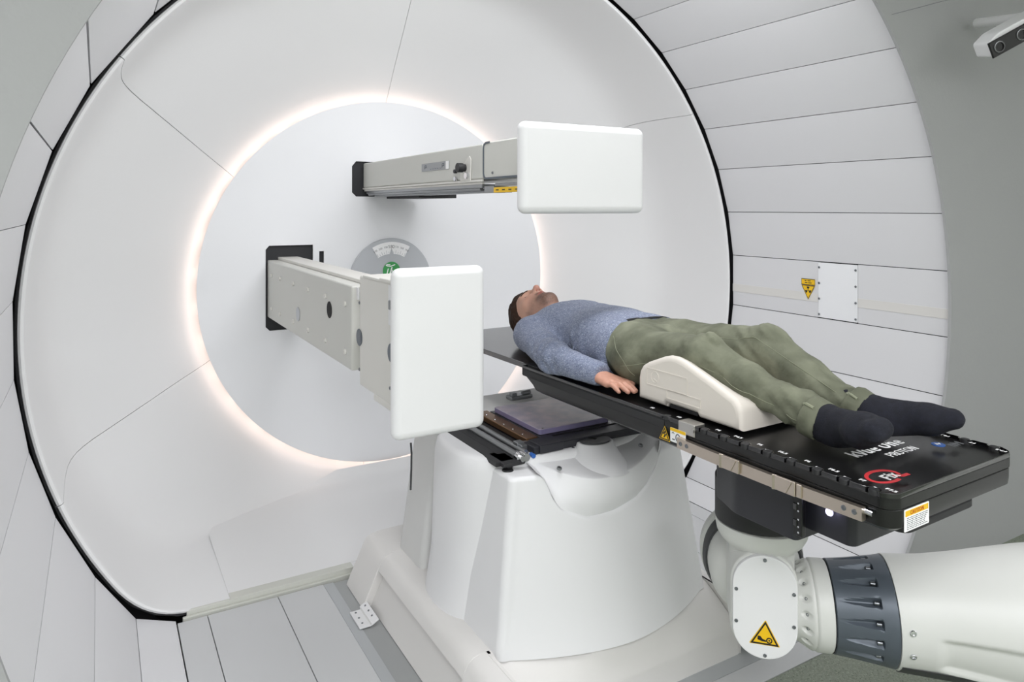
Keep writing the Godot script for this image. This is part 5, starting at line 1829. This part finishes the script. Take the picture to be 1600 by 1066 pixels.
func build_person() -> void:
	fold.seed = 3
	fold.frequency = 0.12
	fold.noise_type = FastNoiseLite.TYPE_SIMPLEX_SMOOTH
	fold.fractal_octaves = 2
	fine.seed = 4
	fine.frequency = 0.2
	fine.fractal_octaves = 2
	var o := thing("person", "man lying on the couch in a heathered blue sweater, olive trousers and dark socks", "person")
	o.transform = couch_place()
	var hf := head_frame()
	# one skin: head and neck, trunk and limbs, both hands
	var skin := PackedVector3Array()
	skin.append_array(hf * head_field().mesh(Vector3(-0.105, -0.115, -0.14), Vector3(0.105, 0.14, 0.2), 0.0038))
	skin.append_array(body_field().mesh(Vector3(-0.34, 0.0, -1.66), Vector3(0.34, 0.28, -0.22), 0.016))
	for q in [[-1.0, WR_N], [1.0, WR_F]]:
		var w: Vector3 = q[1]
		skin.append_array(hand_field(-q[0], w).mesh(w + Vector3(-0.08, -0.05, -0.08), w + Vector3(0.08, 0.05, 0.20), 0.0034))
	var inv := hf.affine_inverse()
	var paint := func(p: Vector3) -> Color:
		var c := Color("b98a76")
		var h := inv * p
		if p.z < -1.5:
			var n := fine.get_noise_3d(p.x * 2400.0, p.y * 2400.0, p.z * 2400.0)
			var ax := Vector3(absf(h.x), h.y, h.z)
			c = Color("d0a28e")
			c = c.lerp(Color("d59682"), 0.5 * smoothstep(0.035, 0.0, (ax - Vector3(0.04, 0.07, 0.03)).length()))
			c = c.lerp(Color("dc9a8c"), 0.6 * smoothstep(0.022, 0.006, (h - Vector3(0, 0.112, 0.034)).length()))
			# stubble on jaw, chin and upper lip
			var jaw := smoothstep(0.035, 0.075, h.z + 0.25 * (0.06 - ax.x) - 0.15 * maxf(0.0, 0.06 - ax.x) + (0.012 if h.y < 0.03 else 0.0)) * smoothstep(0.15, 0.12, h.z) * smoothstep(-0.03, 0.0, h.y)
			var chin := smoothstep(0.062, 0.082, h.z) * smoothstep(0.04, 0.06, h.y) * smoothstep(0.05, 0.03, ax.x)
			var lipz := smoothstep(0.045, 0.052, h.z) * smoothstep(0.068, 0.06, h.z) * smoothstep(0.03, 0.02, ax.x) * smoothstep(0.07, 0.08, h.y)
			var st := clampf(0.36 * jaw + 0.36 * chin + 0.42 * lipz, 0.0, 0.8) * (0.9 + 0.3 * n)
			c = c.lerp(Color("4a3830"), clampf(st, 0.0, 0.8))
			var lip := minf(seg(ax, Vector3(0, 0.0975, 0.0625), Vector3(0.02, 0.086, 0.066), 0.0045, 0.003), seg(ax, Vector3(0, 0.096, 0.072), Vector3(0.017, 0.086, 0.069), 0.005, 0.003))
			c = c.lerp(Color("b5645f"), smoothstep(0.003, 0.0, lip) * 0.85)
			# lash line and eyebrow
			c = c.lerp(Color("3a2a24"), 0.75 * smoothstep(0.002, 0.0005, seg(ax, Vector3(0.02, 0.0835, 0.007), Vector3(0.042, 0.0795, 0.007), 0.001, 0.001)))
			if h.z < -0.06 or h.y < -0.02:
				c = c.lerp(Color("5a4035"), 0.5)
		elif p.y < 0.03 and p.z > -1.0:
			c = Color("c08f7c")
		else:
			c = Color("c38f7a").lerp(Color("d09d88"), 0.5 + 0.5 * fine.get_noise_3d(p.x * 300.0, p.y * 300.0, p.z * 300.0))
		return c.srgb_to_linear()
	var body := part(o, "body", skin, M.skin, 180, paint)

	# hair cap
	var hair := Field.new()
	hair.cap(Vector3(0, 0.0, -0.035), Vector3(0, 0.0, -0.03), 0.05, 0.05)
	hair.hook = func(p: Vector3, r: float) -> float:
		var q := ellip(p, Vector3(0, -0.002, -0.036), Vector3(0.089, 0.110, 0.110))
		q = smin(q, ellip(p, Vector3(0, -0.045, 0.015), Vector3(0.082, 0.066, 0.078)), 0.02)
		q += 0.004 * fold.get_noise_3d(p.x * 330.0, p.y * 120.0, p.z * 330.0) + 0.002 * fine.get_noise_3d(p.x * 700.0, p.y * 200.0, p.z * 500.0)
		# hairline: forehead, temple, round the ear, nape
		var line := -0.058 + maxf(0.0, 0.088 - p.y) * 0.60
		if p.y < 0.02:
			line = -0.0172 + (0.02 - p.y) * 1.3
		line += 0.004 * fine.get_noise_3d(p.x * 500.0, p.y * 500.0, 0.0)
		q += 0.009 * smoothstep(-0.03, 0.0, p.z - line)
		return smax(q, p.z - line, 0.004)
	part(o, "hair", hf * hair.mesh(Vector3(-0.11, -0.125, -0.16), Vector3(0.11, 0.125, 0.1), 0.0042), M.hair, 180)
	for s in [-1.0, 1.0]:
		var path := PackedVector3Array()
		var hd := head_field()
		for i in 9:
			var t := i / 8.0
			path.append(hd.hit(Vector3(s * lerpf(0.013, 0.05, t), 0.16, -0.017 - 0.007 * sin(PI * t * 0.8) + 0.006 * t), Vector3.DOWN) + Vector3(0, -0.0006, 0))
		part(o, "eyebrow", hf * tube(path, 0.0026, 6), M.hair, 60)
	for s in [-1.0, 1.0]:
		var path := PackedVector3Array()
		var hd := head_field()
		for i in 9:
			var t := i / 8.0
			path.append(hd.hit(Vector3(s * lerpf(0.017, 0.046, t), 0.16, 0.0095 - 0.003 * t + 0.003 * sin(PI * t)), Vector3.DOWN))
		part(o, "eyelash", hf * tube(path, 0.0016, 6), M.hair, 60)


	# clothes
	var sw := sweater_field()
	part(o, "sweater", sw.mesh(Vector3(-0.35, -0.01, -1.66), Vector3(0.35, 0.26, -0.97), 0.0085), M.wool, 180)
	var collar := PackedVector3Array()
	for i in 40:
		var a := TAU * i / 40.0
		var y := 0.10 + sin(a) * 0.066
		collar.append(Vector3(cos(a) * 0.064, y, -1.613 + (y - 0.1) * 0.35))
	part(o, "collar", tube(collar, 0.0105, 8, true), M.wool, 60)
	var tr := trouser_field()
	part(o, "trousers", tr.mesh(Vector3(-0.22, -0.01, -1.12), Vector3(0.22, 0.3, -0.2), 0.0085), M.chino, 180)
	# belt seen under the hem
	var belt := PackedVector3Array()
	for i in 25:
		var a := PI * (0.15 + 0.56 * i / 24.0)
		var dir := Vector3(cos(a), sin(a), 0)
		belt.append(sw.hit(Vector3(0, 0.1, -1.045) + dir * 0.3, -dir) - dir * 0.006 + Vector3(0, 0, 0.009))
	part(o, "belt", tube(belt, 0.006, 6), M.belt, 60)
	# stitched seams: outer seam of the near leg, inner seam of the far leg, pocket edge
	for q in [[HIP_N, KN_N, AN_N, Vector3(-1, -0.25, 0)], [HIP_F, KN_F, AN_F, Vector3(-1, 0.55, 0)]]:
		var path := PackedVector3Array()
		var dir: Vector3 = q[3].normalized()
		for i in 60:
			var t := i / 59.0
			var c: Vector3 = q[0].lerp(q[1], t * 2.0) if t < 0.5 else q[1].lerp(q[2], t * 2.0 - 1.0)
			if t < 0.22 and q[3].y > 0:
				continue
			path.append(tr.hit(c + dir * 0.16, -dir))
		part(o, "leg_seam", tube(path, 0.001, 5), M.chino_seam, 60)
	var pk := PackedVector3Array()
	for i in 12:
		var t := i / 11.0
		pk.append(tr.hit(Vector3(-0.3, lerpf(0.165, 0.10, t), lerpf(-1.02, -0.93, t)), Vector3.RIGHT))
	for i in 10:
		var t := i / 9.0
		pk.append(tr.hit(Vector3(-0.3, lerpf(0.10, 0.055, t), lerpf(-0.93, -0.90, t)), Vector3.RIGHT))
	part(o, "pocket_seam", tube(pk, 0.001, 5), M.chino_seam, 60)
	# turned-up cuffs
	for q in [[KN_N, AN_N], [KN_F, AN_F]]:
		var ax: Vector3 = (q[1] - q[0]).normalized()
		var cf := Field.new()
		var e: Vector3 = q[1] - ax * 0.014
		cf.cap(e - ax * 0.02, e + ax * 0.02, 0.0555, 0.0545, 0.01)
		cf.hook = func(p: Vector3, r: float) -> float:
			r += 0.0025 * fold.get_noise_3d(p.x * 140.0, p.y * 140.0, p.z * 60.0)
			var along := (p - e).dot(ax)
			r = smax(r, absf(along) - 0.024, 0.006)
			# hollow, so that the sock comes out of it
			r = smax(r, -(seg(p, e + ax * 0.012, e + ax * 0.06, 0.0445, 0.0465)), 0.004)
			return smax(r, 0.004 - p.y, 0.01)
		part(o, "cuff", cf.mesh(e - Vector3(0.08, 0.08, 0.08), e + Vector3(0.08, 0.08, 0.08), 0.006), M.chino, 180)
		var lp := PackedVector3Array()
		for i in 6:
			lp.append(cf.hit(e + ax * lerpf(-0.018, 0.018, i / 5.0) + Vector3(-0.05, 0.055, 0.0), Vector3(0.05, -0.055, 0.0).normalized()))
		part(o, "cuff_tab", tube(lp, 0.0045, 6), M.chino_seam, 60)
	# socks
	part(o, "sock", sock_field(KN_N, AN_N, Vector3(-0.165, 0.098, -0.075), Vector3(-0.09, 0.036, -0.232)).mesh(Vector3(-0.26, -0.01, -0.36), Vector3(0.0, 0.17, 0.0), 0.006), M.sock, 180)
	part(o, "sock", sock_field(KN_F, AN_F, Vector3(0.172, 0.068, -0.085), Vector3(0.095, 0.034, -0.225)).mesh(Vector3(0.0, -0.01, -0.36), Vector3(0.28, 0.17, 0.0), 0.006), M.sock, 180)
